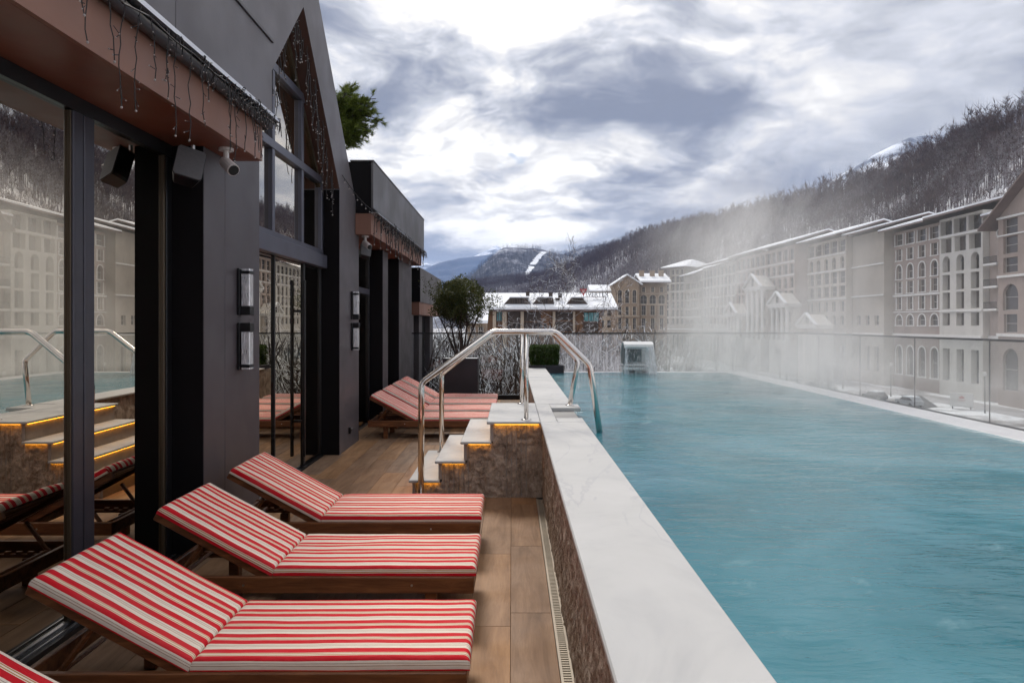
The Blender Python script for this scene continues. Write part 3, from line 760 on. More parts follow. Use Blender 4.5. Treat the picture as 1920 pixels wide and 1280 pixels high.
def wing(label, P0, P1, ztop, ops, wall, depth=16, bands=(), trim=None, roof=('shed', 2.2, 3.0), post_band=None, bars=(0, 1), trimops=False, roofext=(0, 0), name='hotel_wing', snowy=True, winfill=None, rec=.45):
    """P0, P1: plan positions (x, y) of the facade's two bottom corners, left to right seen from outside. Heights in metres over street."""
    d = Vector((P1[0]-P0[0], P1[1]-P0[1], 0)); L = d.length; ang = math.atan2(d.y, d.x)
    t = thing(name, label, 'building', (P0[0], P0[1], GZ), ang, 'hotel wings along the valley')
    wm = MB(); tm = MB()
    facade(wm, 0, L, 0, ztop, [tuple(o[:5]) for o in ops], rec=rec, trims=tm if trimops else None)
    wm.add([(0,0,0),(0,0,ztop),(0,depth,ztop),(0,depth,0)], [(0,1,2,3)]); wm.add([(L,0,0),(L,depth,0),(L,depth,ztop),(L,0,ztop)], [(0,1,2,3)])
    wm.add([(0,depth,0),(0,depth,ztop),(L,depth,ztop),(L,depth,0)], [(0,1,2,3)]); wm.add([(0,0,ztop),(L,0,ztop),(L,depth,ztop),(0,depth,ztop)], [(0,1,2,3)])
    obj('wall', wm, wall, t, local=True)
    for (z, h, o_) in bands:
        cb = MB(); cb.box(-.003, L+.003, -o_, -.003, z, z+h); obj('cornice', cb, trim or M['trim'], t, local=True)
    if tm.v: tag(obj('window_surrounds', tm, trim or M['trim'], t, local=True), kind='stuff')
    for (cx, w_, zb, zt, arch, *rest) in ops:
        me = window_mesh(w_, zt-zb, arch, bars, pane=winfill, kind='' if winfill is None else winfill.name)
        link('window', me, t, (cx, rec, zb))
    kind, ov, rise = roof
    e0, e1 = -roofext[0], L+roofext[1]
    rm = MB(); sm = MB()
    if kind == 'shed':
        def slab(mb, a, b, m): mb.prism([(-ov, ztop+a), (depth/2, ztop+rise+a), (depth+ov, ztop+a), (depth+ov, ztop+b), (depth/2, ztop+rise+b), (-ov, ztop+b)], e0-m, e1+m, 'x')
        slab(rm, .02, .32, 0); slab(sm, .325, .62, .05)
    elif kind == 'hip':
        def hip(mb, a, m):
            c0, c1 = (e0+ov*0-ov-m, e1+ov+m); q0, q1 = -ov-m, depth+ov+m; r0, r1 = c0+min(L, depth)/2+ov*.5, c1-min(L, depth)/2-ov*.5
            if r0 > r1: r0 = r1 = (c0+c1)/2
            vs = [(c0,q0,ztop+a),(c1,q0,ztop+a),(c1,q1,ztop+a),(c0,q1,ztop+a),(c0,q0,ztop+a+.3),(c1,q0,ztop+a+.3),(c1,q1,ztop+a+.3),(c0,q1,ztop+a+.3),(r0,(q0+q1)/2,ztop+rise+a+.3),(r1,(q0+q1)/2,ztop+rise+a+.3)]
            mb.add(vs, [(0,3,2,1),(0,1,5,4),(1,2,6,5),(2,3,7,6),(3,0,4,7),(4,5,9,8),(5,6,9),(6,7,8,9),(7,4,8)])
        hip(rm, .02, 0); hip(sm, .335, .04)
    elif kind == 'gable':      # gable end towards the street
        gm = MB(); gm.prism([(0, ztop), (L, ztop), (L/2, ztop+rise)], .01, depth, 'y'); obj('gable', gm, wall, t, local=True)
        dd = ov*rise/(L/2)
        def gs(mb, a, b): mb.prism([(-ov, ztop-dd+a), (L/2, ztop+rise+a), (L+ov, ztop-dd+a), (L+ov, ztop-dd+b), (L/2, ztop+rise+b), (-ov, ztop-dd+b)], -1.6, depth, 'y')
        gs(rm, .02, .34)
        if snowy: gs(sm, .345, .55)
    r_ = obj('roof', rm, M['eave'], t, local=True)
    if sm.v: obj('snow_cover', sm, M['snow'], r_, local=True)
    return t, L
def rows(L, n, specs, margin=0.):
    """n bays across L; specs: (zb, zt, width share or metres, arch)"""
    bw = (L-2*margin)/n; r = []
    for i in range(n):
        for (zb, zt, w_, arch) in specs:
            ww = bw*w_ if w_ < 1 else w_
            r.append((margin+bw*(i+.5), ww, zb, zt, arch))
    return r
G0 = -GZ   # street height offset: z over street = z + 11
def zz_(z): return z+G0
base_specs = [(zz_(-8.2), zz_(-2.6), .55, True)]
mainspec = [(zz_(1.3), zz_(3.4), .62, True), (zz_(4.1), zz_(6.6), .60, False), (zz_(7.2), zz_(9.8), .60, False), (zz_(10.3), zz_(13.2), .60, True), (zz_(13.9), zz_(16.4), .70, False), (zz_(17.0), zz_(19.4), .78, False)]
bandsA = [(zz_(-.9), .5, .25), (zz_(3.65), .25, .2), (zz_(13.4), .25, .18), (zz_(16.55), .3, .25)]
# wings from the near end (far right of the picture) to the far end
def Lx(P0, P1): return math.hypot(P1[0]-P0[0], P1[1]-P0[1])
P0, P1 = (75.5, 106), (74.5, 84)
wing('tall dusty pink hotel wing with a broad brown gable roof, nearest the camera', P0, P1, zz_(17.9),
     rows(Lx(P0, P1), 4, [(zz_(-8.6), zz_(-2.2), 3.4, True), (zz_(.2), zz_(3.0), 3.0, False), (zz_(3.6), zz_(7.6), 3.4, True), (zz_(9.3), zz_(11.6), 3.2, False), (zz_(12.2), zz_(14.8), 3.2, False), (zz_(15.2), zz_(17.5), 3.2, False)]),
     M['mauve'], 18, [(zz_(-.4), .45, .3), (zz_(8.6), .35, .25), (zz_(14.95), .2, .2), (zz_(17.6), .3, .3)], roof=('gable', 2.5, 7.5), snowy=False)
P0, P1 = (77.2, 110.4), (76.9, 106.05)
t_, L_ = wing('narrow pale hotel bay with a round window above three dark balconies', P0, P1, zz_(18.6),
     [(L_*0+3.0, 1.5, zz_(z0_), zz_(z1_), False) for z0_, z1_ in ((1.2,3.4),(4.8,7.0),(8.4,10.6),(12.0,14.0))] if False else [(3.0, 1.5, zz_(a), zz_(b), False) for a, b in ((-8,-3),(1.2,3.4),(4.6,6.9),(8.2,10.5),(11.8,13.9))],
     M['pinkish'], 16, [(zz_(-.9), .5, .25)], roof=('shed', 1.4, 2.6))
for z in (3.9, 7.5, 11.1):
    b = MB(); b.box(.9, 4.2, -1.5, -.003, zz_(z)-.3, zz_(z)-.0); obj('balcony', b, M['trim'], t_, local=True)
    rl = MB(); rl.box(.9, 4.2, -1.48, -1.42, zz_(z)+1.0, zz_(z)+1.08); rl.box(.9, 4.2, -1.48, -1.42, zz_(z)+.08, zz_(z)+.14)
    for i in range(14): rl.box(.92+i*.25, .97+i*.25, -1.47, -1.43, zz_(z)+.12, zz_(z)+1.0)
    obj('railing', rl, M['black'], t_, local=True)
b = MB(); nn = 12; b.prism([(2.9+.75*math.cos(2*math.pi*i/nn), zz_(15.9)+.75*math.sin(2*math.pi*i/nn)) for i in range(nn)], -.03, -.002, 'y'); obj('round_window', b, M['pane'], t_, local=True)
b = MB()
for i in range(nn):
    a0, a1 = 2*math.pi*i/nn, 2*math.pi*(i+1)/nn
    b.prism([(2.9+r_*math.cos(a), zz_(15.9)+r_*math.sin(a)) for r_, a in ((.75,a0),(1.0,a0),(1.0,a1),(.75,a1))], -.12, -.002, 'y')
obj('round_window_trim', b, M['trim'], t_, local=True)
P0, P1 = (76.4, 122.0), (76.2, 110.5)
L_ = Lx(P0, P1)
wing('white hotel wing with three tall arches, right of the dusty pink wing', P0, P1, zz_(20.0),
     rows(L_, 3, [(zz_(-8.4), zz_(-2.8), 2.0, False), (zz_(1.2), zz_(3.4), 2.1, False), (zz_(4.1), zz_(7.0), 2.1, False), (zz_(7.4), zz_(10.1), 2.1, False), (zz_(10.6), zz_(13.4), 2.1, True), (zz_(13.95), zz_(16.5), 3.0, False), (zz_(17.1), zz_(19.6), 3.3, False)]),
     M['white_st'], 18, [(zz_(-.9), .5, .3), (zz_(3.6), .3, .2), (zz_(16.6), .35, .3)], roof=('shed', 3.0, 3.2), bars=(0, 0), rec=.9)
P0, P1 = (76.9, 137.5), (76.7, 122.05)
wing('dusty pink hotel wing with white arch surrounds, left of the tall white arches', P0, P1, zz_(19.7),
     rows(Lx(P0, P1), 4, [(zz_(-8.4), zz_(-2.8), 2.2, True), (zz_(1.2), zz_(3.3), 2.3, True), (zz_(4.3), zz_(6.7), 1.7, False), (zz_(7.5), zz_(9.8), 2.0, False), (zz_(10.3), zz_(13.1), 2.0, True), (zz_(14.0), zz_(16.2), 1.9, False), (zz_(17.0), zz_(19.2), 2.7, False)]),
     M['mauve'], 18, [(zz_(-.9), .5, .25), (zz_(6.85), .35, .3), (zz_(3.7), .2, .2)], roof=('shed', 3.2, 3.4), trimops=True)
P0, P1 = (75.0, 150.5), (75.0, 137.6)
wing('plain grey cream hotel wing with few openings behind the steam', P0, P1, zz_(20.5),
     rows(Lx(P0, P1), 3, [(zz_(-8.4), zz_(-3.2), 1.8, False), (zz_(1.2), zz_(3.2), 1.6, False)], 1.), M['grey_st'], 18, [(zz_(-.9), .5, .25), (zz_(7.2), .3, .25), (zz_(13.6), .3, .25)], roof=('shed', 2.4, 3.0))
P0, P1 = (72.8, 168.0), (73.7, 150.55)
wing('cream hotel wing with broad loggias and an arched top window', P0, P1, zz_(20.8),
     rows(Lx(P0, P1), 5, [(zz_(-8.4), zz_(-2.8), .5, True), (zz_(1.2), zz_(3.4), .5, True), (zz_(4.2), zz_(6.5), .45, False), (zz_(7.6), zz_(10.0), .72, False), (zz_(10.6), zz_(13.2), .72, False), (zz_(13.9), zz_(16.6), .5, True), (zz_(17.6), zz_(20.2), .8, False)]),
     M['cream'], 16, [(zz_(-.9), .5, .25), (zz_(7.0), .3, .3), (zz_(13.4), .3, .3), (zz_(17.1), .25, .3)], roof=('shed', 3.0, 3.2), roofext=(0, 1))
P0, P1 = (67.8, 206.0), (69.6, 168.1)
wing('longest hotel wing behind the white porticoes, seen through thick steam', P0, P1, zz_(21.0),
     rows(Lx(P0, P1), 11, [(zz_(-8.4), zz_(-2.8), .5, True), (zz_(1.2), zz_(3.4), .6, True), (zz_(4.2), zz_(6.5), .6, False), (zz_(7.4), zz_(9.8), .62, False), (zz_(10.4), zz_(13.2), .62, True), (zz_(14.0), zz_(16.4), .7, False), (zz_(17.4), zz_(20.2), .75, False)]),
     M['pinkish'], 16, [(zz_(-.9), .5, .25), (zz_(3.7), .25, .25), (zz_(13.5), .3, .25), (zz_(16.8), .25, .3)], roof=('shed', 2.6, 3.2), roofext=(0, 1))
P0, P1 = (66.0, 236.0), (67.4, 206.1)
wing('pale hotel wing with rows of small windows left of the porticoes', P0, P1, zz_(20.4),
     rows(Lx(P0, P1), 9, mainspec+[(zz_(-8), zz_(-3), .5, False)]), M['white_st'], 16, bandsA, roof=('shed', 2.4, 3.0), roofext=(0, .5))
P0, P1 = (64.8, 256.0), (65.6, 236.1)
wing('lower cream hotel wing beside the corner tower', P0, P1, zz_(18.6),
     rows(Lx(P0, P1), 6, [(a, b-.3, c_, d_) for a, b, c_, d_ in mainspec[:5]]+[(zz_(-8), zz_(-3), .5, False)]), M['grey_st'], 16, bandsA[:2], roof=('shed', 2.2, 3.4))
P0, P1 = (58.8, 262.0), (65.2, 256.1)
wing('tall corner tower with snowy hip roof at the far end of the hotel row', (60.6, 262), (64.9, 256.1), zz_(22.3),
     rows(7.3, 3, mainspec+[(zz_(20.0), zz_(21.8), .6, False), (zz_(-8), zz_(-3), .5, False)], .4), M['grey_st'], 15, bandsA, roof=('hip', 2.4, 3.2))
wing('narrow grey end wing with corner balconies, left of the corner tower', (57.4, 272), (60.6, 262.1), zz_(18.2),
     rows(10.4, 3, mainspec[:5]+[(zz_(-8), zz_(-3), .5, False)], .3), M['cream'], 12, bandsA[:2], roof=('shed', 1.5, 1.2))

# white porticoes standing in front of the long wing
def portico(label, x0, x1, ybase, zcol, zped, ncol=4, arch=False):
    """front towards -X; given by where its two ends stand along the facade"""
    t = thing('portico', label, 'portico', (x0, ybase, GZ), R(-90)+math.atan2(0, 1), 'white porticoes in front of the long hotel wing')
    Wd = x1; mb = MB()
    # local x runs along the facade (towards the viewer), local y goes into the building
    st = MB(); st.box(0, Wd, -.3, 3.5, 0, zz_(-2.6)) if not arch else st.box(0, Wd, -.3, 3.5, 0, zz_(-1.0))
    obj('podium', st, M['white_st'], t, local=True)
    zb = zz_(-2.6) if not arch else zz_(-1.0)
    back = MB(); back.box(.2, Wd-.2, 1.6, 3.4, zb, zcol); obj('back_wall', back, M['cream'], t, local=True)
    if zcol-zb > 2.5:
        for i in range(ncol):
            c_ = MB(); x = .6+(Wd-1.2)*i/(ncol-1)
            c_.tube([(x,.35,zb),(x,.35,zb+.3),(x,.35,zb+.31),(x,.35,zcol-.4),(x,.35,zcol-.39),(x,.35,zcol-.0)], [.62,.62,.44,.38,.6,.66], 10)
            obj('column', c_, M['trim'], t, local=True)
        for i in range(ncol-1):
            x = .6+(Wd-1.2)*(i+.5)/(ncol-1)
            for (a, b) in ((.2, .42), (.55, .85)):
                link('window', window_mesh(1.3, (zcol-zb)*(b-a), False, (1, 1)), t, (x, 1.53, zb+(zcol-zb)*a))
    en = MB(); en.box(-.2, Wd+.2, -.5, 3.4, zcol, zcol+.55); en.box(-.5, Wd+.5, -.8, 3.4, zcol+.552, zcol+.85); obj('entablature', en, M['trim'], t, local=True)
    zt = zcol+.852; h = zped-zt
    pd = MB(); pd.prism([(.1, zt), (Wd-.1, zt), (Wd/2, zped-.3)], -.2, 3.4, 'y'); obj('pediment', pd, M['white_st'], t, local=True)
    rk = MB(); rk.prism([(-.6, zt), (-.1, zt), (Wd/2, zped-.35), (Wd/2, zped)], -.8, -.1, 'y'); rk.prism([(Wd+.1, zt), (Wd+.6, zt), (Wd/2+.002, zped), (Wd/2+.002, zped-.35)], -.8, -.1, 'y')
    obj('raking_cornice', rk, M['trim'], t, local=True)
    sn = MB(); sn.prism([(-.62, zt+.02), (Wd/2, zped+.03), (Wd/2, zped+.16), (-.62, zt+.12)], -.85, -.1, 'y'); sn.prism([(Wd+.62, zt+.02), (Wd/2+.002, zped+.03), (Wd/2+.002, zped+.16), (Wd+.62, zt+.12)], -.85, -.1, 'y'); obj('snow_cover', sn, M['snow'], t, local=True)
    link('window', window_mesh(1.5, min(2.4, h*.62), True, (0, 0)), t, (Wd/2, -.262, zt+.25))
portico('low portico with a single arched gable, nearest the plain grey wing', 66.9, 9.5, 159.0, zz_(.4), zz_(3.9), 3, True)
portico('medium columned portico left of the low arched gable', 66.0, 10.5, 174.5, zz_(5.5), zz_(9.4), 4)
portico('tallest portico with two storeys of white columns', 65.2, 12.5, 190.5, zz_(10.4), zz_(14.8), 4)
portico('small columned portico farthest along the hotel row', 64.2, 10.0, 204.5, zz_(3.6), zz_(7.6), 4)

# sandstone hotel seen square on, between chalet and tower
t = thing('stone_hotel', 'brown sandstone hotel with arched windows and snowy roof, right of the timber chalet', 'building', (34.2, 228, GZ))
L_ = 17.6; wm = MB(); tm = MB()
zr = zz_(14.8)
Lg = 8.0   # gabled part at the left, projecting
ops = rows(L_-Lg, 3, [(zz_(-8), zz_(-4.2), 1.2, False), (zz_(-.5), zz_(3.2), 1.25, False), (zz_(4.2), zz_(7.4), 1.5, False), (zz_(8.0), zz_(11.0), 2.2, True), (zz_(11.9), zz_(13.6), 1.0, False)], .3)
wm2 = MB(); facade(wm2, 0, L_-Lg, 0, zr, ops, trims=tm)
mbw = MB(); mbw.add([(x+Lg, y, z) for x, y, z in wm2.v], wm2.f)
tmx = MB(); tmx.add([(x+Lg, y, z) for x, y, z in tm.v], tm.f)
mbw.add([(L_,0,0),(L_,14,0),(L_,14,zr),(L_,0,zr)], [(0,1,2,3)]); mbw.box(Lg, L_, .5, 14, zr-.02, zr)
opg = rows(Lg, 3, [(zz_(-8), zz_(-4.2), 1.0, False), (zz_(-.5), zz_(3.2), 1.1, False), (zz_(4.2), zz_(7.0), 1.1, False), (zz_(8.2), zz_(12.6), 1.3, True)], .4)
g3 = MB(); tg = MB(); facade(g3, 0, Lg, 0, zr, opg, trims=tg)
mbw.add([(x, y-1.6, z) for x, y, z in g3.v], g3.f); tmx.add([(x, y-1.6, z) for x, y, z in tg.v], tg.f)
mbw.add([(0,-1.6,0),(0,-1.6,zr),(0,14,zr),(0,14,0)], [(0,1,2,3)]); mbw.add([(Lg,-1.6,0),(Lg,0,0),(Lg,0,zr),(Lg,-1.6,zr)], [(0,1,2,3)])
obj('wall', mbw, M['sand'], t, local=True)
gb = MB(); gb.prism([(0, zr), (Lg, zr), (Lg/2, zr+2.6)], -1.6, 8, 'y'); obj('gable', gb, M['sand'], t, local=True)
for bb_ in ((-.3, Lg+.1, -1.95, -1.605, zz_(3.7), zz_(4.0)), (Lg, L_+.2, -.3, -.005, zz_(7.6), zz_(7.9)), (Lg, L_+.2, -.3, -.005, zz_(11.3), zz_(11.5))):
    cb = MB(); cb.box(*bb_); obj('cornice', cb, M['sandl'], t, local=True)
tag(obj('window_surrounds', tmx, M['sandl'], t, local=True), kind='stuff')
for o_ in ops: link('window', window_mesh(o_[1], o_[3]-o_[2], o_[4], (1, 1)), t, (o_[0]+Lg, .45, o_[2]))
for o_ in opg: link('window', window_mesh(o_[1], o_[3]-o_[2], o_[4], (1, 1)), t, (o_[0], -1.6+.45, o_[2]))
rf = MB(); rf.prism([(-2.2, zr+.02), (7, zr+3.0), (16, zr+.02), (16, zr+.3), (7, zr+3.3), (-2.2, zr+.3)], Lg+.3, L_+.8, 'x')
r_ = obj('roof', rf, M['eave'], t, local=True)
sn = MB(); sn.prism([(-2.3, zr+.32), (7, zr+3.32), (16, zr+.32), (16, zr+.9), (7, zr+3.9), (-2.3, zr+.8)], Lg+.3, L_+.9, 'x')
sn.prism([(-1.0, zr-.6), (Lg/2, zr+2.65), (Lg+1.0, zr-.6), (Lg+1.0, zr-.2), (Lg/2, zr+3.1), (-1.0, zr-.2)], -2.6, 8, 'y'); obj('snow_cover', sn, M['snow'], r_, local=True)
for x in (9.0, 12.6, 15.6):
    ch = MB(); ch.box(x, x+1.5, 3.0, 4.2, zr+1.5, zr+4.4); ch.box(x-.15, x+1.65, 2.9, 4.3, zr+4.4, zr+4.6); obj('chimney', ch, M['sand'], r_, local=True)
t = thing('stone_hotel_annex', 'lower stone block with arcade and snowy roof tucked behind the chalet ridge', 'building', (27.6, 236, GZ))
w2 = MB(); o2 = rows(7.2, 3, [(zz_(-6), zz_(-2), 1.2, False), (zz_(0), zz_(2.6), 1.3, False), (zz_(4), zz_(6.6), 1.3, False), (zz_(7.6), zz_(10.2), 1.7, True)]); facade(w2, 0, 7.2, 0, zz_(12.4), o2)
w2.add([(0,0,0),(0,0,zz_(12.4)),(0,9,zz_(12.4)),(0,9,0)], [(0,1,2,3)]); obj('wall', w2, M['sandl'], t, local=True)
for o_ in o2: link('window', window_mesh(o_[1], o_[3]-o_[2], o_[4], (1, 1)), t, (o_[0], .45, o_[2]))
s2 = MB(); s2.prism([(-1, zz_(12.42)), (5, zz_(14.6)), (9, zz_(12.42)), (9, zz_(12.8)), (5, zz_(15.1)), (-1, zz_(12.9))], -.8, 7.2, 'x'); obj('snow_cover', s2, M['snow'], t, local=True)

# timber chalet
M['chalet_wood'] = simple('weathered_brown_boards', (.15, .075, .035), .75, 0, .3, .7)
M['chalet_dark'] = simple('dark_chalet_panel', (.055, .038, .03), .7, 0, .3, .6)
m_, k = mat('teal_glazing'); tcn = k.n('ShaderNodeTexCoord').outputs['Object']
out(k, bsdf(k, k.ramp(k.noise(k.vm('MULTIPLY', tcn, (4, 1, .4)), 1.2, 4), [(.35, (.05, .17, .18)), (.55, (.13, .33, .35)), (.75, (.42, .55, .56))]), .15)); M['teal'] = m_
CH = 128.; kx = CH/1280.
def cx_(x): return (x-960)*kx
def cz_(y): return CAMZ-(y-605)*kx
t = thing('timber_chalet', 'long timber clad chalet with snowy roof, dormers and a teal window', 'building', (cx_(913), CH, GZ))
bx_ = cx_(913)
def lx(x): return cx_(x)-bx_
def lz(y): return cz_(y)-GZ
L_ = lx(1129); ez = lz(583)
wm = MB(); wm.box(0, L_, .0, 14, 0, ez-.02); obj('wall', wm, M['chalet_wood'], t, local=True)
for (xa, xb, ya, yb, mt, nm) in ((952,975,584,621,'chalet_dark','wall_panel'),(983,1014,585,602,'chalet_dark','wall_panel'),(983,1014,604,621,'chalet_dark','wall_panel'),(1036,1074,585,600,'chalet_dark','wall_panel'),(1040,1076,603,621,'chalet_dark','wall_panel'),(1094,1122,604,622,'chalet_dark','wall_panel')):
    b = MB(); b.box(lx(xa), lx(xb), -.12, -.002, lz(yb), lz(ya)); obj(nm, b, M[mt], t, local=True)
for (xa, xb) in ((924,930),(942,950),(976,982),(1036,1041),(1074,1078)):
    b = MB(); b.box(lx(xa), lx(xb), -.5, -.003, 0, lz(584)); obj('stone_pier', b, M['sandl'], t, local=True)
for (xa, xb, ya, yb) in ((931,941,585,601),(1094,1123,586,602)):
    b = MB(); b.box(lx(xa), lx(xb), -.16, -.05, lz(yb), lz(ya)); w_ = obj('window', b, M['teal'], t, local=True)
    f_ = MB(); f_.box(lx(xa)-.1, lx(xb)+.1, -.2, -.0, lz(yb)-.25, lz(yb)-.01)
    for q in range(4): xx = lx(xa)+(lx(xb)-lx(xa))*q/3; f_.box(xx-.05, xx+.05, -.22, -.165, lz(yb), lz(ya))
    obj('frame', f_, M['eave'], w_, local=True)
for i in range(8):
    xa = 953+i*9+(22 if i > 2 else 0)
    if xa+5 > 1030: xa += 12
    b = MB(); b.box(lx(xa), lx(xa+5), -.2, -.125, lz(617), lz(607)); obj('window', b, M['pane'], t, local=True)
rz = lz(551)
rf = MB(); rf.prism([(-1.6, ez), (7, rz-.3), (16, ez), (16, ez+.25), (7, rz), (-1.6, ez+.25)], -1.0, L_+2.6, 'x'); r_ = obj('roof', rf, M['eave'], t, local=True)
sn = MB(); sn.prism([(-1.7, ez+.26), (7, rz+.01), (16, ez+.26), (16, ez+.7), (7, rz+.5), (-1.7, ez+.7)], -1.05, L_+2.7, 'x'); obj('snow_cover', sn, M['snow'], r_, local=True)
for (xa, xb) in ((947,994),(1000,1037),(1064,1100)):
    d = MB(); sy = 0.85
    d.prism([(lx(xa)-.2, ez+1.3), (lx(xb)+.2, ez+1.3), (lx(xb)-.9 if xb != 1037 else lx(xb), ez+2.5), (lx(xa)+.9, ez+2.5)], sy-.9, sy+4, 'y'); dd = obj('dormer', d, M['chalet_dark'], r_, local=True)
    s_ = MB(); s_.box(lx(xa)+.8, lx(xb)-.2, sy-1.1, sy+5.5, ez+2.51, ez+2.68); 
    obj('dormer_snow', s_, M['snow'], r_, local=True)
    nwin = max(3, int((xb-xa)/7))
    for q in range(nwin):
        u0 = lx(xa)+.9+(lx(xb)-lx(xa)-1.9)*q/nwin; w_ = MB(); w_.box(u0+.08, u0+(lx(xb)-lx(xa)-1.9)/nwin-.08, sy-.98, sy-.905, ez+1.45, ez+2.42); obj('dormer_pane', w_, M['pane'], r_, local=True)
for x, y in ((990,550),(1034,552),(1047,562),(1072,571),(1052,553),(1120,573)):
    c_ = MB(); c_.box(lx(x)-.35, lx(x)+.35, 2.2, 3.0, lz(y+4), lz(y-3)); c_.box(lx(x)-.45, lx(x)+.45, 2.1, 3.1, lz(y-3), lz(y-3)+.12); obj('chimney', c_, M['chalet_dark'], r_, local=True)
# roof-top emblem sign
t = thing('rooftop_sign', 'red inverted triangle emblem with grey letters VERTEX on the snowy chalet roof', 'sign', tuple(at(1094, 548, 131.0)))
fr = MB(); T3 = [(-.72, .66), (.72, .66), (0, -.66)]; Ti = [(-.36, .43), (.36, .43), (0, -.2)]
for i in range(3):
    j = (i+1) % 3; fr.prism([T3[i], T3[j], Ti[j], Ti[i]], 0, .15, 'y')
M['red'] = simple('signal_red', (.35, .02, .025), .5); obj('emblem_frame', fr, M['red'], t, local=True)
fi = MB(); fi.prism(Ti, .04, .12, 'y'); obj('emblem_field', fi, M['trim'], t, local=True)
fb = MB(); fb.box(-.2, .42, -.05, -.004, .18, .29); obj('emblem_bar', fb, M['red'], t, local=True)
ps = MB(); ps.box(-.06, .06, .16, .3, -1.6, 1.3); ps.box(-.4, 4.6, .2, .3, -.92, -.84); ps.box(4.2, 4.32, .2, .3, -1.6, -.84); obj('sign_frame', ps, M['eave'], t, local=True)
def text(name, body, size, loc, rot, mt, parent, ext=.03, align='LEFT'):
    cu = bpy.data.curves.new(name, 'FONT'); cu.body = body; cu.size = size; cu.extrude = ext; cu.align_x = align; cu.materials.append(mt)
    o = bpy.data.objects.new(name, cu); C.objects.link(o); o.location = loc; o.rotation_euler = rot
    if parent is not None: o.parent = parent
    return o
M['lett'] = simple('grey_letter', (.13, .135, .16), .6)
tx_ = text('lettering', 'VERTEX', 1.15, (.85, .2, -.80), (R(90), 0, 0), M['lett'], t)
dg = bpy.context.evaluated_depsgraph_get(); me_ = bpy.data.meshes.new_from_object(tx_.evaluated_get(dg)); rot_, loc_ = tx_.rotation_euler.copy(), tx_.location.copy(); bpy.data.objects.remove(tx_)
lo = link('lettering', me_, t, loc_); lo.rotation_euler = rot_
# small outhouse left of the chalet, behind the potted tree
t = thing('low_house', 'low house with snow covered lean-to roof behind the potted tree', 'house', tuple(at(884, 606, 95)))
b = MB(); b.box(-.6, 2.0, 0, 6, -9.5, .0); obj('wall', b, M['sand'], t, local=True)
b = MB(); b.prism([(-1.2, .0), (6.5, 2.6), (6.5, 3.0), (-1.2, .4)], -1.0, 2.3, 'x'); obj('snow_cover', b, M['snow'], t, local=True)
for x in (.2, 1.3): link('window', window_mesh(.7, 1.1, False, (1, 1)), t, (x, -.08, -1.6))
# ---------------------------------------------------------------- terrace: deck, pool, steps
NEAR = -2.6
b = MB(); b.box(-2.62, .30, NEAR, 15.35, -.35, -.022); b.box(-2.7, 6.75, NEAR, 15.35, GZ-.5, -.36); tag(obj('terrace_slab', b, M['concrete']), kind='structure')
dk = MB(); dk.box(-2.62, .232, NEAR, 15.3, -.020, -.007)
deck = tag(obj('floor', dk, M['grout']), kind='structure')
pm = MB(); pm.bbox(-.1190, .1190, -.5985, .5985, -.006, .0, .0016); PLM = mesh_of('plank', pm, M['plank'])
off = [3.83, 4.007, 3.62, 4.30, 3.95, 3.50, 4.15, 3.70, 4.40, 3.85, 4.05]
for c_ in range(11):
    xc = -.008+.120-.24*c_+.0 if c_ else .112
    y = off[c_ % 11 if c_ != 0 else 1] if c_ != 1 else 3.83
    y0 = y-1.2*6
    while y0 < 15.3:
        yc = y0+.6
        if yc+.6 > NEAR and yc-.6 < 15.28:
            if yc+.6 <= 15.3 and yc-.6 >= NEAR: link('plank', PLM, deck, (xc, yc, 0))
            else:
                a, b_ = max(NEAR, yc-.5985), min(15.29, yc+.5985)
                if b_-a > .05:
                    q = MB(); q.bbox(-.119, .119, -(b_-a)/2, (b_-a)/2, -.006, 0, .0016); link('plank', mesh_of('plank', q, M['plank']), deck, (xc, (a+b_)/2, 0))
        y0 += 1.2
# drain channel with its slotted grate
t = thing('drain_grate', 'long cream slotted drain grate in the deck along the stone pool wall', 'drain', (.265, 2, 0))
M['grate'] = simple('cream_grate', (.42, .36, .28), .4, .2, .12, 6)
b = MB(); b.box(.234, .247, NEAR, 6.58, -.02, .003); b.box(.286, .297, NEAR, 6.58, -.02, .003); obj('edge_rail', b, M['grate'], t)
b = MB(); b.box(.2472, .2858, NEAR, 6.58, -.03, -.024); obj('channel', b, M['black'], t)
b = MB(); y = 2.0
while y < 6.56: b.box(.2474, .2856, y, y+.011, -.012, .001); y += .0235
tag(obj('bars', b, M['grate'], t), kind='stuff')

# rough split stone faces with real relief
def rough_face(name, u0, u1, z0, z1, plane, axis, parent, res=.011, amp=.030, top=None, grooves=False, seed=1):
    nu, nz_ = int((u1-u0)/res)+1, int((z1-z0)/res)+1
    u = np.linspace(u0, u1, nu); z = np.linspace(z0, z1, nz_); U, Z = np.meshgrid(u, z, indexing='ij')
    h = fbm(U*9, Z*9, 5, seed, .6)*.9+np.abs(fbm(U*24, Z*15, 4, seed+5)-.5)*1.2+(fbm(U*60, Z*34, 3, seed+9)-.5)*.5
    h = (h-h.min())/(h.max()-h.min())*amp
    if grooves:
        gx = np.abs(((U-u0)/.047+.12*vn(U*4, Z*0, 3)) % 1-.5); h = np.where(gx > .455, h*.25-.004, h)
    if axis == 'x': V = np.stack([plane-h+amp*.3, U, Z], -1)
    else: V = np.stack([U, plane-h+amp*.3, Z], -1)
    F = grid_faces(nu, nz_)
    if top is not None:
        cu = (U[:-1,:-1]+U[1:,1:])/2; cz = (Z[:-1,:-1]+Z[1:,1:])/2; F = F[(cz < top(cu)).ravel()]
    if axis == 'x': F = F[:, ::-1]
    V = V.reshape(-1,3)
    if parent is not None: V = V-np.array(accum(parent))
    return link(name, np_mesh(name, V, F, M['stone'], smooth=False), parent)
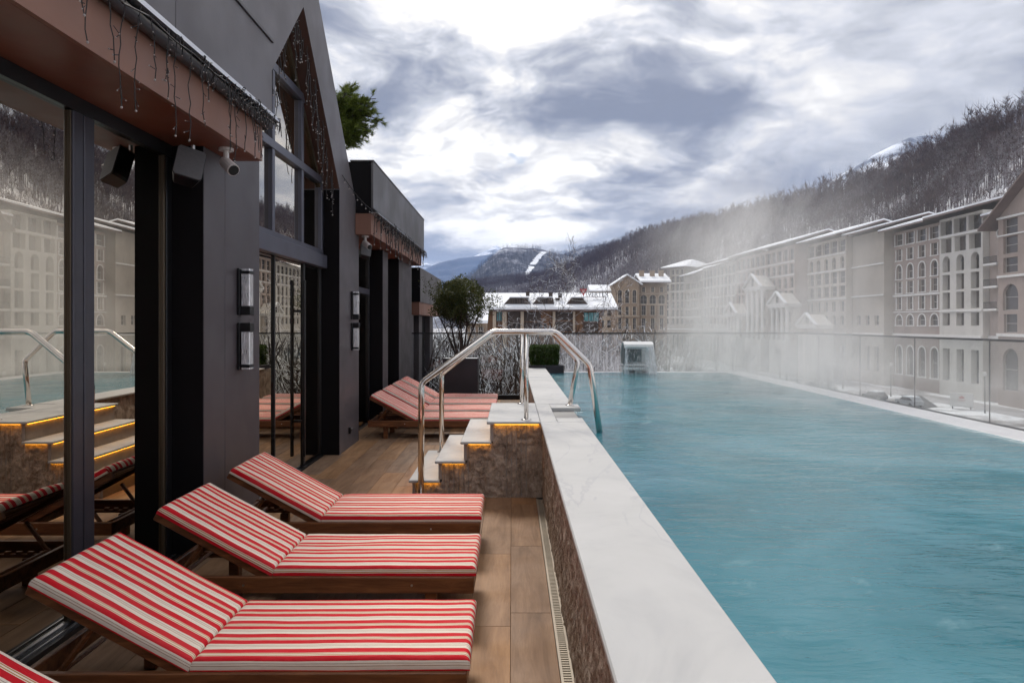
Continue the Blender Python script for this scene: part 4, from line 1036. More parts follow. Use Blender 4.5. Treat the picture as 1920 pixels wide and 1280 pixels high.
pool = thing('pool', 'raised marble edged infinity pool with rough stone side wall', 'pool', (.5, 6, 0)); pool['kind'] = 'structure'; del pool['category']
rough_face('stone_cladding', 1.2, 6.62, .0, .715, .302, 'x', pool, .012, .028, seed=2)
rough_face('stone_cladding', 8.1, 15.0, .0, .715, .302, 'x', pool, .03, .028, seed=4)
b = MB(); b.box(.33, .70, NEAR, 14.9, 0, .70); b.box(.30, .33, NEAR, 1.2, 0, .70); obj('wall_core', b, M['concrete'], pool)
ct, cbm = .745, .717
for (x0, x1, y0, y1) in ((.275, .708, NEAR, 6.585), (.275, .708, 8.05, 11.4), (.275, .708, 11.402, 14.4)):
    b = MB(); b.bbox(x0, x1, y0, y1, cbm, ct, .006); obj('coping_slab', b, M['marble'], pool)
b = MB(); b.bbox(.275, .438, 6.587, 8.048, cbm, ct, .005); obj('coping_slab', b, M['marble'], pool)
b = MB(); b.bbox(.44, .708, 6.587, 6.86, cbm, ct, .005); obj('coping_slab', b, M['marble'], pool)
M['wet_marble'] = simple('wet_grey_marble', (.16, .17, .18), .15, 0, .3, 4)
b = MB(); b.bbox(.40, .735, 6.862, 8.04, .56, .628, .004); obj('entry_step', b, M['wet_marble'], pool)
b = MB(); b.bbox(.44, .775, 7.70, 8.046, .700, .742, .004); obj('entry_slab', b, M['marble'], pool)
# water, rim, gutter
WX0, WX1, WY1 = .704, 4.62, 14.72
w_ = MB(); w_.add([(WX0,NEAR,.63),(WX1,NEAR,.63),(WX1,WY1,.63),(WX0,WY1,.63)], [(0,1,2,3)]); tag(obj('water', w_, M['water']), kind='structure')
b = MB(); b.box(.70, 4.62, NEAR, 14.72, -.3, -.2); b.box(4.6, 4.95, NEAR, 15.0, -.35, .606); b.box(.70, 4.6, 14.74, 15.0, -.35, .606); obj('basin', b, M['concrete'], pool)
M['rim'] = simple('pale_wet_rim', (.62, .62, .63), .3, 0, .08, 2, .1, 20)
b = MB(); b.bbox(4.615, 5.06, NEAR, 15.04, .606, .632, .006); b.bbox(.72, 4.613, 14.70, 15.04, .606, .632, .006); obj('overflow_rim', b, M['rim'], pool)
b = MB(); b.box(4.95, 6.6, NEAR, 15.3, -.35, .26); tag(obj('ledge', b, M['concrete']), kind='structure')
b = MB(); b.box(5.1, 6.38, NEAR, 15.2, .262, .30)
sv = MB(); nx_, ny_ = 8, 90
X_, Y_ = np.meshgrid(np.linspace(5.12, 6.40, nx_), np.linspace(NEAR, 15.1, ny_), indexing='ij'); Z_ = .27+.06*fbm(X_*2, Y_*2, 4, 9)
me = np_mesh('snow', np.stack([X_, Y_, Z_], -1).reshape(-1,3), grid_faces(nx_, ny_), M['snow'], smooth=True); tag(link('snow', me), kind='structure')

# steps
st = thing('pool_steps', 'marble steps with amber lights climbing to the pool edge', 'steps', (-.4, 7.4, 0))
YN, YF = 6.592, 8.15
lv = [(-1.0, .180), (-.746, .365), (-.499, .552), (-.244, .745)]
for i, (x, z) in enumerate(lv):
    xe = lv[i+1][0]+.045 if i < 3 else .273
    b = MB(); b.bbox(x, xe, YN, YF, z-.026, z, .006); obj('tread' if i < 3 else 'landing', b, M['marble'], st)
    zb = 0 if i == 0 else lv[i-1][1]+.001
    b = MB(); b.box(x+.032, x+.062, YN+.035, YF-.03, zb, z-.027); obj('riser', b, M['riser'], st)
    e = MB(); e.box(x+.075, (lv[i+1][0]+.03 if i < 3 else .262), YN+.028, YN+.038, z-.0310, z-.0262); e.box(x+.014, x+.022, YN+.05, YF-.05, z-.0310, z-.0262); obj('led_strip', e, M['led'], st)
def stair_top(cu):
    r = np.zeros_like(cu)
    for x, z in lv: r = np.where(cu > x+.062, z-.028, r)
    return r
rough_face('stone_side', -.94, .300, .0, .72, YN+.058, 'y', st, .0095, .030, stair_top, True, 7)
b = MB()
for i, (x, z) in enumerate(lv):
    xe = lv[i+1][0]+.062 if i < 3 else .273
    b.box(x+.0625, xe-.0005, YN+.066, YF-.04, 0, z-.03)
obj('core', b, M['concrete'], st)

# stainless handrails
def bend(pts, r=.09, n=5):
    P_ = [Vector(p) for p in pts]; o = [P_[0]]
    for i in range(1, len(P_)-1):
        a, b_, c_ = P_[i-1], P_[i], P_[i+1]; d0 = (a-b_).normalized(); d1 = (c_-b_).normalized(); rr = min(r, (a-b_).length*.45, (c_-b_).length*.45)
        s, e = b_+d0*rr, b_+d1*rr
        for k_ in range(n+1): q = k_/n; o.append(s*(1-q)**2+b_*2*q*(1-q)+e*q*q)
    o.append(P_[-1]); return o
def flange(mb, x, y, z): mb.tube([(x,y,z),(x,y,z+.006),(x,y,z+.012)], [.052,.052,.030], 16)
t = thing('handrail', 'near bent stainless handrail running down from the steps into the water', 'handrail', (.14, 6.72, .745))
b = MB(); b.tube(bend([(-.875,6.555,.0),(-.875,6.60,1.12),(-.20,6.72,1.612),(.43,6.72,1.612),(.765,6.72,1.285),(.885,6.72,.48)], .05), .030, 14); obj('rail', b, M['steel'], t, smooth=True)
b = MB(); b.tube([(.14,6.72,.745),(.14,6.72,1.59)], .0225, 14); obj('post', b, M['steel'], t, smooth=True)
for q_ in ((.14, 6.72, .745), (-.875, 6.555, .0)): b = MB(); flange(b, *q_); obj('flange', b, M['steel'], t, smooth=True)
t = thing('handrail', 'far bent stainless handrail landing on the coping behind the other one', 'handrail', (.115, 8.06, .745))
b = MB(); b.tube(bend([(-.83,8.05,.18),(-.83,8.05,1.10),(-.19,8.06,1.60),(.46,8.06,1.60),(.775,8.0,1.25),(.672,7.93,.742)], .045), .029, 14); obj('rail', b, M['steel'], t, smooth=True)
b = MB(); b.tube([(.115,8.06,.745),(.115,8.06,1.58)], .0225, 14); obj('post', b, M['steel'], t, smooth=True)
for q_ in ((.115, 8.06, .745), (-.83, 8.05, .18), (.672, 7.93, .742)): b = MB(); flange(b, *q_); obj('flange', b, M['steel'], t, smooth=True)

# glass balustrades
t = thing('glass_balustrade', 'clear glass balustrade with thin dark rail across the far end of the terrace', 'balustrade', (0, 15.2, 0))
b = MB(); b.box(-2.26, 6.48, 15.17, 15.225, 1.452, 1.482); obj('top_rail', b, M['black'], t)
b = MB(); b.box(-2.26, .28, 15.15, 15.25, 0, .10); b.box(.72, 6.4, 15.15, 15.25, .1, .36); obj('base_channel', b, M['black'], t)
xs = [-2.26, -1.95, -.62, .31, .95, 2.45, 3.95, 5.45, 6.48]
for i in range(len(xs)-1):
    b = MB(); b.box(xs[i]+.006, xs[i+1]-.006, 15.19, 15.206, .1 if xs[i] < .3 else .36, 1.45); obj('glass_pane', b, M['fogged'] if i in (4,) else M['clear'], t)
t = thing('glass_balustrade', 'clear glass balustrade running along the outer side of the pool towards the camera', 'balustrade', (6.5, 8, .3))
b = MB(); b.box(6.485, 6.535, NEAR, 15.168, 1.452, 1.482); obj('top_rail', b, M['black'], t)
b = MB(); b.box(6.45, 6.56, NEAR, 15.1, .262, .34); obj('base_channel', b, M['black'], t)
ys = [15.16, 14.49, 12.76, 11.03, 9.30, 7.57, 5.84, 4.11, 2.38, .65, NEAR]
for i in range(len(ys)-1):
    b = MB(); b.box(6.50, 6.514, ys[i+1]+.007, ys[i]-.007, .34, 1.45); obj('glass_pane', b, M['clear'], t)
# small steel posts behind the glass joints
for y in ys[1:7]:
    b = MB(); b.box(6.499, 6.515, y-.003, y+.003, .34, 1.45); obj('joint_strip', b, M['pipe'], t)

# waterfall spout at the far end of the pool
t = thing('cascade_spout', 'curved white waterfall spout pouring a sheet of water into the far end of the pool', 'fountain', (2.7, 14.5, .63))
X0, X1 = 2.37, 2.99
prof = []
for i in range(13):
    a = math.pi*(1.0-i/12*.72); prof.append((14.42+.30*math.cos(a)*-1*-1, 1.02+.30*math.sin(a)))
M['spout'] = simple('white_spout_shell', (.72, .72, .72), .3, 0, .05, 3)
pr = [(14.92-.0, .66), (14.92, 1.05)]+[(14.60+.32*math.cos(a), 1.0+.30*math.sin(a)) for a in [math.pi*q/10 for q in range(0, 8)]]+[(14.40, 1.19)]
inner = [(p[0]-.0+(.03 if p[0] < 14.7 else -.035), p[1]-.03) for p in pr]
sh = MB()
for i in range(len(pr)-1): sh.prism([pr[i], pr[i+1], inner[i+1], inner[i]], X0, X1, 'x')
obj('shell', sh, M['spout'], t)
M['spout_in'] = simple('dark_teal_spout_side', (.018, .05, .055), .4, 0, .2, 4)
sd = MB(); sd.prism([(14.90,.72),(14.90,1.05)]+[(14.58+.28*math.cos(a), 1.0+.26*math.sin(a)) for a in [math.pi*q/10 for q in range(1, 8)]]+[(14.50,.98),(14.55,.80)], X0+.012, X0+.03, 'x'); obj('side_panel', sd, M['spout_in'], t)
sd = MB(); sd.box(X0+.04, X1-.22, 14.60, 14.62, .86, 1.14); obj('nozzle_box', sd, M['spout_in'], t)
sd = MB(); sd.box(X0-.01, X1-.1, 14.56, 14.9, .78, .82); sd.box(X0-.01, X1-.05, 14.5, 14.9, .70, .76); sd.box(X0, X0+.14, 14.6, 14.8, .60, .70); sd.box(X0+.26, X0+.40, 14.6, 14.8, .60, .70); obj('plinth', sd, M['spout'], t)
m_, k = mat('falling_water'); pos = k.n('ShaderNodeNewGeometry').outputs['Position']
st_ = k.noise(k.vm('MULTIPLY', pos, (40, 40, 1.5)), 1., 4, .6)
x_ = k.n('ShaderNodeSeparateXYZ', {0: pos}).outputs[0]
ed = k.m('MAXIMUM', k.smooth(x_, X0+.08, X0+.02), k.smooth(x_, X1-.22, X1-.04))
a = k.m('ADD', k.smooth(st_, .45, .7, .05, .45), k.m('MULTIPLY', ed, .4), clamp=True)
df = bsdf(k, (.75, .78, .82), .3, 0, .5); tr = k.n('ShaderNodeBsdfTransparent', {'Color': (.9, .93, .94, 1)}).outputs[0]
out(k, k.n('ShaderNodeMixShader', {0: a, 1: tr, 2: df}).outputs[0]); M['fall'] = m_
nx_, nz_ = 40, 24
U, V_ = np.meshgrid(np.linspace(X0+.01, X1-.005, nx_), np.linspace(0, 1, nz_), indexing='ij')
Yw = 14.40-.16*np.sqrt(V_)+(fbm(U*20, V_*1.5, 3, 2)-.5)*.02; Zw = 1.185-V_*.56; Uw = U+(U-2.68)*V_*.16
me = np_mesh('water_sheet', (np.stack([Uw, Yw, Zw], -1).reshape(-1,3)-np.array(t.location)), grid_faces(nx_, nz_), M['fall'], smooth=True); link('water_sheet', me, t)
# ---------------------------------------------------------------- pavilion on the left
bd = thing('poolside_pavilion', 'dark plum clad pavilion with tall glass walls, brown soffits and a pointed glazed gable', 'building', (-2.5, 7, 0))
def part(name, mb, mt, p=None, smooth=False): return obj(name, mb, mt, p or bd, smooth=smooth)
def pbox(name, a, mt, p=None, b=0.):
    m_ = MB(); (m_.bbox(*a, b) if b else m_.box(*a)); return part(name, m_, mt, p)
XF, XG = -2.22, -2.47
# near wing
sf = pbox('soffit', (XG-.06, -1.998, NEAR, 5.38, 2.972, 2.998), M['soffit'])
fa = pbox('fascia', (-1.996, -1.968, NEAR, 5.38, 2.972, 3.30), M['copper'])
pbox('fascia', (-2.216, -1.998, 5.352, 5.378, 2.999, 3.30), M['copper'])
for (a, b_) in ((NEAR, .9), (.906, 4.057), (4.063, 5.69)): pbox('cladding_panel', (-2.03, -2.0, a, b_, 3.335, 4.03), M['panel_up'], b=.003)
pbox('roof', (-9, -2.031, NEAR, 5.69, 3.30, 3.96), M['tar'])
pbox('parapet_cap', (-2.32, -1.985, NEAR, 5.70, 4.032, 4.055), M['panel'])
gt = pbox('gutter', (-2.0, -1.87, NEAR, 5.49, 3.302, 3.312), M['alu'])
pbox('gutter_lip', (-1.872, -1.862, NEAR, 5.49, 3.302, 3.330), M['alu'], gt)
b = MB(); b.tube([(-1.93, NEAR, 3.262), (-1.93, 5.40, 3.262)], .036, 10); part('gutter_pipe', b, M['pipe'], gt, True)
nx_, ny_ = 6, 160
U, V_ = np.meshgrid(np.linspace(-1.998, -1.875, nx_), np.linspace(NEAR, 5.47, ny_), indexing='ij'); Zs = 3.314+.018*fbm(U*20, V_*5, 3, 3)
link('snow_line', np_mesh('snow_line', np.stack([U, V_, Zs], -1).reshape(-1,3)-np.array(bd.location), grid_faces(nx_, ny_), M['snow'], smooth=True), bd)
# columns and their joints
for (a, b_) in ((4.92, 5.277), (5.283, 6.0)): pbox('column_panel', (XG-.05, XF, a, b_, 0, 2.970 if b_ < 5.3 else 3.9), M['panel'], b=.003)
pbox('column_side', (XG-.01, XF-.004, 4.914, 4.919, 0, 2.970), M['panel_dark'])  # thin near-black sheet, the shade of the column side put into its colour
pbox('header', (XG-.02, XG+.03, NEAR, 4.912, 2.885, 2.970), M['black'])
th = pbox('threshold', (XG-.10, XG+.09, NEAR, 4.912, .0, .035), M['black'])
pbox('track', (XG+.0, XG+.012, NEAR, 4.9, .0351, .046), M['alu'], th); pbox('track', (XG+.05, XG+.058, NEAR, 4.9, .0351, .043), M['alu'], th)
def frame_bar(y0, y1, z0=.036, z1=2.884, x0=XG-.03, x1=XG+.028, mt='frame', name='mullion'): return pbox(name, (x0, x1, y0, y1, z0, z1), M[mt], b=.004)
for y0, y1 in ((3.80,3.89),(3.90,3.995),(1.25,1.36),(1.37,1.48),(-1.1,-1.0)): frame_bar(y0, y1)
frame_bar(4.83, 4.905, mt='black'); frame_bar(4.808, 4.828, x1=XG+.02, mt='gold', name='edge_strip'); frame_bar(3.790, 3.799, x1=XG+.02, mt='gold', name='edge_strip')
def pane(y0, y1, z0, z1, x=XG, name='glass_pane'): return pbox(name, (x-.012, x, y0, y1, z0, z1), M['glass'])
pane(NEAR, 1.249, .04, 2.884); pane(1.481, 3.789, .04, 2.884); pane(3.996, 4.807, .04, 2.884)

# gabled bay
AP = (7.27, 5.06); sl_ = 1.075
def gz(y, dz_=0.): return AP[1]+dz_-sl_*abs(y-AP[0])
outer_dz = .96
yl, yr = 6.0, 8.79
gp = MB()
# right leg, the two raking bands and the left shoulder, as pieces that butt together
gp.prism([(yr, 0), (9.89, 0), (9.89, gz(9.89, outer_dz)), (yr, gz(yr, outer_dz)-.001), (yr, gz(yr))], XF-.25, XF, 'x')
gp.prism([(yr-.0005, gz(yr)), (yr-.0005, gz(yr, outer_dz)), (AP[0], gz(AP[0], outer_dz)), AP], XF-.25, XF, 'x')
gp.prism([(AP[0]-.0005, AP[1]), (AP[0]-.0005, AP[1]+outer_dz), (5.3, gz(5.3, outer_dz)+.12), (5.3, gz(yl)), (yl, gz(yl))], XF-.25, XF, 'x')
part('gable_wall', gp, M['panel_up'])
b = MB(); b.prism([(5.2, gz(5.2, outer_dz)-.02+.12), (AP[0], AP[1]+outer_dz+.002), (9.95, gz(9.95, outer_dz)), (9.95, gz(9.95, outer_dz)-.2), (AP[0], AP[1]+outer_dz-.25), (5.2, gz(5.2, outer_dz)-.22)], -8, XF-.252, 'x'); part('roof', b, M['tar'])
b = MB(); b.prism([(AP[0]+.002, AP[1]-.004), (yr-.003, gz(yr)-.004), (yr-.003, gz(yr)+.02), (AP[0]+.002, AP[1]+.03)], XG-.01, XF-.003, 'x')
b.prism([(AP[0], AP[1]-.004), (yl+.002, gz(yl)-.004), (yl+.002, gz(yl)+.03), (AP[0], AP[1]+.03)], XG-.01, XF-.003, 'x'); part('gable_soffit', b, M['soffit_dark'])
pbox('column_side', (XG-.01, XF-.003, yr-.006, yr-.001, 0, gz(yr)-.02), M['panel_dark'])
# gable glazing and its bars
b = MB(); b.prism([(yl, 2.56), (yr-.02, 2.56), (yr-.02, gz(yr)-.01), AP, (yl, gz(yl)-.01)], XG-.012, XG, 'x'); part('glass_pane', b, M['glass'])
for nm, a in (('transom', (XG-.01, XG+.05, yl, 8.16, 4.27, 4.36)), ('transom', (XG-.01, XG+.05, yl, 8.76, 3.47, 3.56)), ('transom', (XG-.01, XG+.05, yl, 8.76, 2.57, 2.63)),
              ('mullion', (XG-.009, XG+.045, 6.92, 6.99, 2.631, 3.469)), ('mullion', (XG-.009, XG+.045, 6.92, 6.99, 3.561, 4.269)),
              ('mullion', (XG-.009, XG+.045, 7.88, 7.96, 2.631, 3.469)), ('mullion', (XG-.009, XG+.045, 7.88, 7.96, 3.561, 4.269)),
              ('mullion', (XG-.009, XG+.045, 8.70, 8.77, 2.631, 3.469))): pbox(nm, a, M['frame_blue'], b=.004)
b = MB(); b.prism([(8.74, gz(8.74)-.012), (8.70, gz(8.70)-.10), (7.29, gz(7.29)-.16), (7.29, gz(7.29)-.02)], XG+.001, XG+.03, 'x'); part('raking_frame', b, M['gold'])
pbox('sill_beam', (-2.46, -2.37, yl, 8.76, 2.395, 2.56), M['frame_blue'], b=.006)
# glazed doors under the beam
for y0, y1 in ((yl,7.04),(7.075,8.03),(8.09,8.76)): pane(y0, y1, .03, 2.39)
for y0, y1 in ((7.042,7.073),(8.032,8.058),(8.062,8.088),(8.74,8.783)): frame_bar(y0, y1, .012, 2.393, XG-.02, XG+.02, 'black', 'door_stile')
pbox('threshold', (XG-.08, XG+.05, yl, 8.78, 0, .012), M['black'])
hd = MB(); hd.bbox(-2.415, -2.385, 7.86, 7.905, .16, 2.19, .004)
for z in (.55, 1.82): hd.box(XG, -2.40, 7.872, 7.892, z, z+.03)
part('door_handle', hd, M['black'])
# far flat roofed block
pbox('parapet_panel', (-2.0, -1.97, 9.70, 13.10, 3.33, 3.99), M['panel_roof'], b=.003); pbox('parapet_panel', (-2.0, -1.97, 13.106, 15.28, 3.33, 3.99), M['panel_roof'], b=.003)
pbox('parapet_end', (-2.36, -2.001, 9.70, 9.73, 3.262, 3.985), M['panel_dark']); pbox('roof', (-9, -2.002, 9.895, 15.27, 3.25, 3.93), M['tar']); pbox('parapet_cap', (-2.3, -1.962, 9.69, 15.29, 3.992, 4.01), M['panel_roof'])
pbox('fascia', (-2.02, -1.996, 9.66, 15.06, 2.952, 3.245), M['copper']); pbox('fascia', (-2.216, -2.021, 9.66, 9.686, 2.952, 3.245), M['copper']); pbox('soffit', (XG-.05, -2.0205, 9.895, 15.05, 2.953, 2.975), M['soffit']); pbox('soffit', (-2.216, -2.0205, 9.688, 9.893, 2.953, 2.975), M['copper'])
gt2 = pbox('gutter', (-1.995, -1.90, 9.66, 15.2, 3.25, 3.262), M['alu'])
U, V_ = np.meshgrid(np.linspace(-1.992, -1.905, nx_), np.linspace(9.68, 15.18, ny_), indexing='ij'); Zs = 3.263+.03*fbm(U*20, V_*4, 3, 13)
link('snow_line', np_mesh('snow_line', np.stack([U, V_, Zs], -1).reshape(-1,3)-np.array(bd.location), grid_faces(nx_, ny_), M['snow'], smooth=True), bd)
for (a, b_) in ((11.74, 12.22), (13.42, 15.1)):
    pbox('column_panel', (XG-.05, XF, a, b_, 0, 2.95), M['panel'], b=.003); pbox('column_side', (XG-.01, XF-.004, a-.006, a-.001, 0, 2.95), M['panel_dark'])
for y0, y1 in ((9.9,10.29),(10.4,11.73),(12.23,13.41)): pane(y0, y1, .03, 2.94)
frame_bar(10.30, 10.39, .0, 2.94, mt='frame_blue'); frame_bar(11.66, 11.72, .0, 2.94, mt='black'); pbox('transom', (XG-.01, XG+.04, 10.391, 11.65, 2.18, 2.27), M['frame_blue']); pbox('transom', (XG-.01, XG+.04, 9.9, 10.299, 2.18, 2.27), M['frame_blue'])
# dim rooms behind the glass
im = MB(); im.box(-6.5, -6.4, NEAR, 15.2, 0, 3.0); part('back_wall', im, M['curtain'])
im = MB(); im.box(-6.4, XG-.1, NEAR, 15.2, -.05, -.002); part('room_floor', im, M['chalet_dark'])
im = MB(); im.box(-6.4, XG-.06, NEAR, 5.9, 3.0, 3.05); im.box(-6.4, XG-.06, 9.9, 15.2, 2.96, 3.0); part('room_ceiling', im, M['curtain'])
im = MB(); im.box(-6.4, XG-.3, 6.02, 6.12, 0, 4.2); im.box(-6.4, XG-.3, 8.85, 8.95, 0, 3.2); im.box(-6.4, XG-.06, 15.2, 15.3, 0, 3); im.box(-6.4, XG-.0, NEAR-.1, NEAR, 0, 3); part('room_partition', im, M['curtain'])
pbox('outer_wall', (-9, -2.56, 15.31, 15.35, GZ, 3.2), M['panel']); pbox('podium', (-9, -2.72, NEAR, 15.30, GZ, -.06), M['panel'])

# lower neighbouring wing beyond the terrace
an = thing('lower_annex', 'lower dark annex with a short brown fascia beyond the end of the terrace', 'building', (-2.4, 17, 0))
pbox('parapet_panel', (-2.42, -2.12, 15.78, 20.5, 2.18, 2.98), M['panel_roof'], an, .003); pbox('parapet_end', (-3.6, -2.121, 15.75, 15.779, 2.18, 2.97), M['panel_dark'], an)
pbox('fascia', (-2.52, -2.14, 15.76, 20.4, 1.885, 2.178), M['copper'], an); pbox('roof', (-9, -2.43, 15.78, 20.5, 2.1, 2.9), M['tar'], an)
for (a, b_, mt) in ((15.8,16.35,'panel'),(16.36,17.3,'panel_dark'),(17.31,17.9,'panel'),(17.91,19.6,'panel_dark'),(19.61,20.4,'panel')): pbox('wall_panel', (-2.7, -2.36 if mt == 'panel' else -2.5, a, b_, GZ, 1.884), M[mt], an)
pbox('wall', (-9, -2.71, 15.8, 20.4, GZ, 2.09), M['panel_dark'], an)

# ---------------------------------------------------------------- fittings on the pavilion
def sconce(y, z0, z1, up, label):
    t = thing('wall_sconce', label, 'wall light', (XF, y, z0), 0, 'wall sconces on the pavilion columns'); h = z1-z0
    b = MB(); b.bbox(.001, .022, -.055, .055, 0, h, .003); obj('back_plate', b, M['black'], t, local=True)
    e = .07
    b = MB()
    za, zb = (.0, e) if not up else (h-e, h)
    b.bbox(.0225, .105, -.045, .045, za+.001, zb, .003)
    zc_, zd = (h-.045, h-.02) if not up else (.02, .045)
    b.box(.0225, .10, -.047, .047, zc_, zd); obj('bracket', b, M['black'], t, local=True)
    b = MB(); b.bbox(.03, .098, -.042, .042, e+.002 if not up else .002, h-.002 if not up else h-e-.002, .004); obj('glass_block', b, M['sconce_glass'], t, local=True)
m_, k = mat('seeded_glass_block'); pos = k.n('ShaderNodeNewGeometry').outputs['Position']
n_ = k.noise(k.vm('MULTIPLY', pos, (1, 1, .25)), 45, 4, .7)
gl = k.n('ShaderNodeBsdfGlossy', {'Color': (.9, .9, .92, 1), 'Roughness': .08, 'Normal': bump(k, n_, .6, .01)}).outputs[0]
df = bsdf(k, k.ramp(n_, [(.3, (.25, .25, .27)), (.7, (.75, .74, .75))]), .3)
out(k, k.n('ShaderNodeMixShader', {0: .45, 1: gl, 2: df}).outputs[0]); M['sconce_glass'] = m_
sconce(5.56, 1.762, 2.14, False, 'upper black wall sconce with glass block on the near column')
sconce(5.56, 1.318, 1.70, True, 'lower black wall sconce with glass block on the near column')
sconce(9.45, 1.745, 2.13, False, 'upper black wall sconce on the column beyond the glass doors')
sconce(9.45, 1.32, 1.70, True, 'lower black wall sconce on the column beyond the glass doors')
t = thing('socket_outlet', 'small dark outlet box low on the column beyond the glass doors', 'outlet', (XF, 9.3, .24))
b = MB(); b.bbox(.001, .03, -.035, .035, -.045, .045, .005); obj('box', b, M['black'], t, local=True)
b = MB(); b.tube([(.03, .01, .02), (.045, .01, .02)], .008, 8); obj('cover_screw', b, M['alu'], t, local=True)
def cam_bullet(x, y, z, s, label):
    t = thing('security_camera', label, 'camera', (x, y, z))
    b = MB(); b.tube([(0,0,-.001),(0,0,-.016*s)], .042*s, 14); b.tube([(0,0,-.016*s),(0,0,-.075*s)], .016*s, 10); obj('mount', b, M['white_paint'], t, local=True, smooth=False)
    d = Vector((.55, -.45, -.45)).normalized(); c0 = Vector((-.005, .01, -.085*s)); 
    b = MB(); b.tube([c0-d*.02*s, c0-d*.019*s, c0+d*.095*s, c0+d*.10*s], [.02*s,.034*s,.036*s,.036*s], 14); obj('housing', b, M['white_paint'], t, local=True)
    b = MB(); b.tube([c0+d*.1005*s, c0+d*.106*s], .030*s, 14); obj('lens', b, M['black'], t, local=True)
cam_bullet(-2.085, 4.98, 2.972, 1.25, 'white bullet security camera under the near brown soffit')
cam_bullet(-2.12, 9.86, 2.952, 1.2, 'white security camera under the far brown soffit')
def speaker(x, y, z, s, label, rot):
    t = thing('wall_speaker', label, 'speaker', (x, y, z)); 
    def rotm(p):
        v = Matrix.Rotation(rot, 3, 'Z') @ (Matrix.Rotation(R(-20), 3, 'X') @ (Matrix.Rotation(R(14), 3, 'Y') @ Vector(p))); return tuple(v)
    b = MB(); b.prism([(-.10*s,-.155*s),(.10*s,-.155*s),(.12*s,-.13*s),(.12*s,.13*s),(.10*s,.155*s),(-.10*s,.155*s),(-.12*s,.13*s),(-.12*s,-.13*s)], .0, .14*s, 'y')
    b.v = [(p[0]*(1-.25*(p[1] > .01)), p[1], p[2]) for p in b.v]; b.v = [rotm(p) for p in b.v]; obj('cabinet', b, M['black'], t, local=True)
    b = MB(); b.prism([(-.098*s,-.148*s),(.098*s,-.148*s),(.115*s,-.125*s),(.115*s,.125*s),(.098*s,.148*s),(-.098*s,.148*s),(-.115*s,.125*s),(-.115*s,-.125*s)], -.008, -.001, 'y'); b.v = [rotm(p) for p in b.v]; obj('grille', b, M['grille'], t, local=True)
    b = MB(); b.tube([(-.02, .12*s, .05), (-.05, .2*s, .12), (-.05, .2*s, .16)], .014, 8); obj('bracket', b, M['alu'], t, local=True)
speaker(-2.20, 4.66, 2.79, .78, 'black speaker with grey grille hung under the near soffit corner', R(38))
speaker(-2.17, 10.15, 2.79, .7, 'small dark speaker under the far soffit beside its camera', R(38))

# icicle light strings
def strand_mesh(L_, seed, r=.0030, side=.035):
    rg = random.Random(seed); mb = MB(); pts = []; n = max(4, int(L_/.05)); x = y = 0
    for i in range(n+1):
        z = -L_*i/n; pts.append((x, y, z)); x += rg.uniform(-1, 1)*.010; y += rg.uniform(-1, 1)*.010
        if i > 0 and rg.random() < .55:
            s = rg.choice((-1, 1))*side*rg.uniform(.6, 1.2); q = (x+rg.uniform(-.012, .012), y+s, z-rg.uniform(-.01, .03))
            mb.tube([(x, y, z), q], r*.8, 4); mb.blob(q, r*1.35, 1)
    mb.tube(pts, r, 4); mb.blob(pts[-1], r*2.3, 1)
    return mesh_of('strand', mb, [M['wire'], M['bulb']])
t = thing('icicle_lights', 'string of unlit icicle lights hanging along the near snowy gutter', 'string lights', (-1.86, 4, 3.3))
px_b = [(150,20,),(162,75),(204.6,108),(236,199),(265,206),(283,145),(313,180),(318,150),(331,248),(359,262),(377,225),(388,188),(429,281),(442,300),(460,281),(476,293),(487,296),(470,262),(437,250),(480,280)]
for i, (x, yb) in enumerate([(t_[0], t_[1]) for t_ in px_b]):
    Y = 1.86*1280/(960-x); zb = 1.7+(605-yb)*Y/1280; L_ = max(.12, 3.30-zb)
    link('strand', strand_mesh(L_, i), t, (0, Y-4, -.01))
hb = MB(); rg = random.Random(3)
for i in range(9):      # the tangled feed cable and clips along the gutter
    y = 1.0+i*.5; hb.tube([(0, y-4, -.03), (.01, y-4+.25, -.05-rg.random()*.05), (0, y-4+.5, -.03)], .005, 5)
for i in range(70):
    y = 5.42-abs(rg.gauss(0, .75)); a = (rg.uniform(-.03, .025), y-4, rg.uniform(-.03, .02)); q = (a[0]+rg.uniform(-.04, .04), a[1]+rg.uniform(-.09, .09), a[2]-rg.uniform(.02, .13))
    hb.tube([a, ((a[0]+q[0])/2+.01, (a[1]+q[1])/2, a[2]-.01), q], .0034, 4); hb.blob(q, .0045, 1)
obj('cable_bundle', hb, [M['wire'], M['bulb']], t, local=True)
t = thing('icicle_lights', 'unlit icicle lights following the pointed edge of the glazed gable', 'string lights', (-2.25, 7.27, 5.0))
rg = random.Random(11)
for i in range(34):
    if i < 10: y = 6.08+i*.125
    else: y = 7.30+(i-10)*.06
    L_ = rg.uniform(.25, .62); z = gz(y)-.02; link('strand', strand_mesh(L_, 100+i % 14, .0042, .045), t, (rg.uniform(-.06, .0), y-7.27, z-5.0), 0)
t = thing('icicle_lights', 'unlit icicle lights bunched along the far snowy gutter', 'string lights', (-1.93, 12, 3.25))
for i in range(46):
    y = 9.75+i*.118; link('strand', strand_mesh(rg.choice((.18, .26, .34, .44)), 200+i % 9, .005, .05), t, (rg.uniform(-.03, .02), y-12, 0))
hb = MB()
for i in range(240):
    y = 9.8+5.4*rg.random()**.9; a = (rg.uniform(-.05, .03), y-12, rg.uniform(-.06, .05)); q = (a[0]+rg.uniform(-.05, .05), a[1]+rg.uniform(-.12, .12), a[2]-rg.uniform(.02, .12)); hb.tube([a, q], .006, 4); hb.blob(q, .007, 1)
obj('cable_bundle', hb, [M['wire'], M['bulb']], t, local=True)
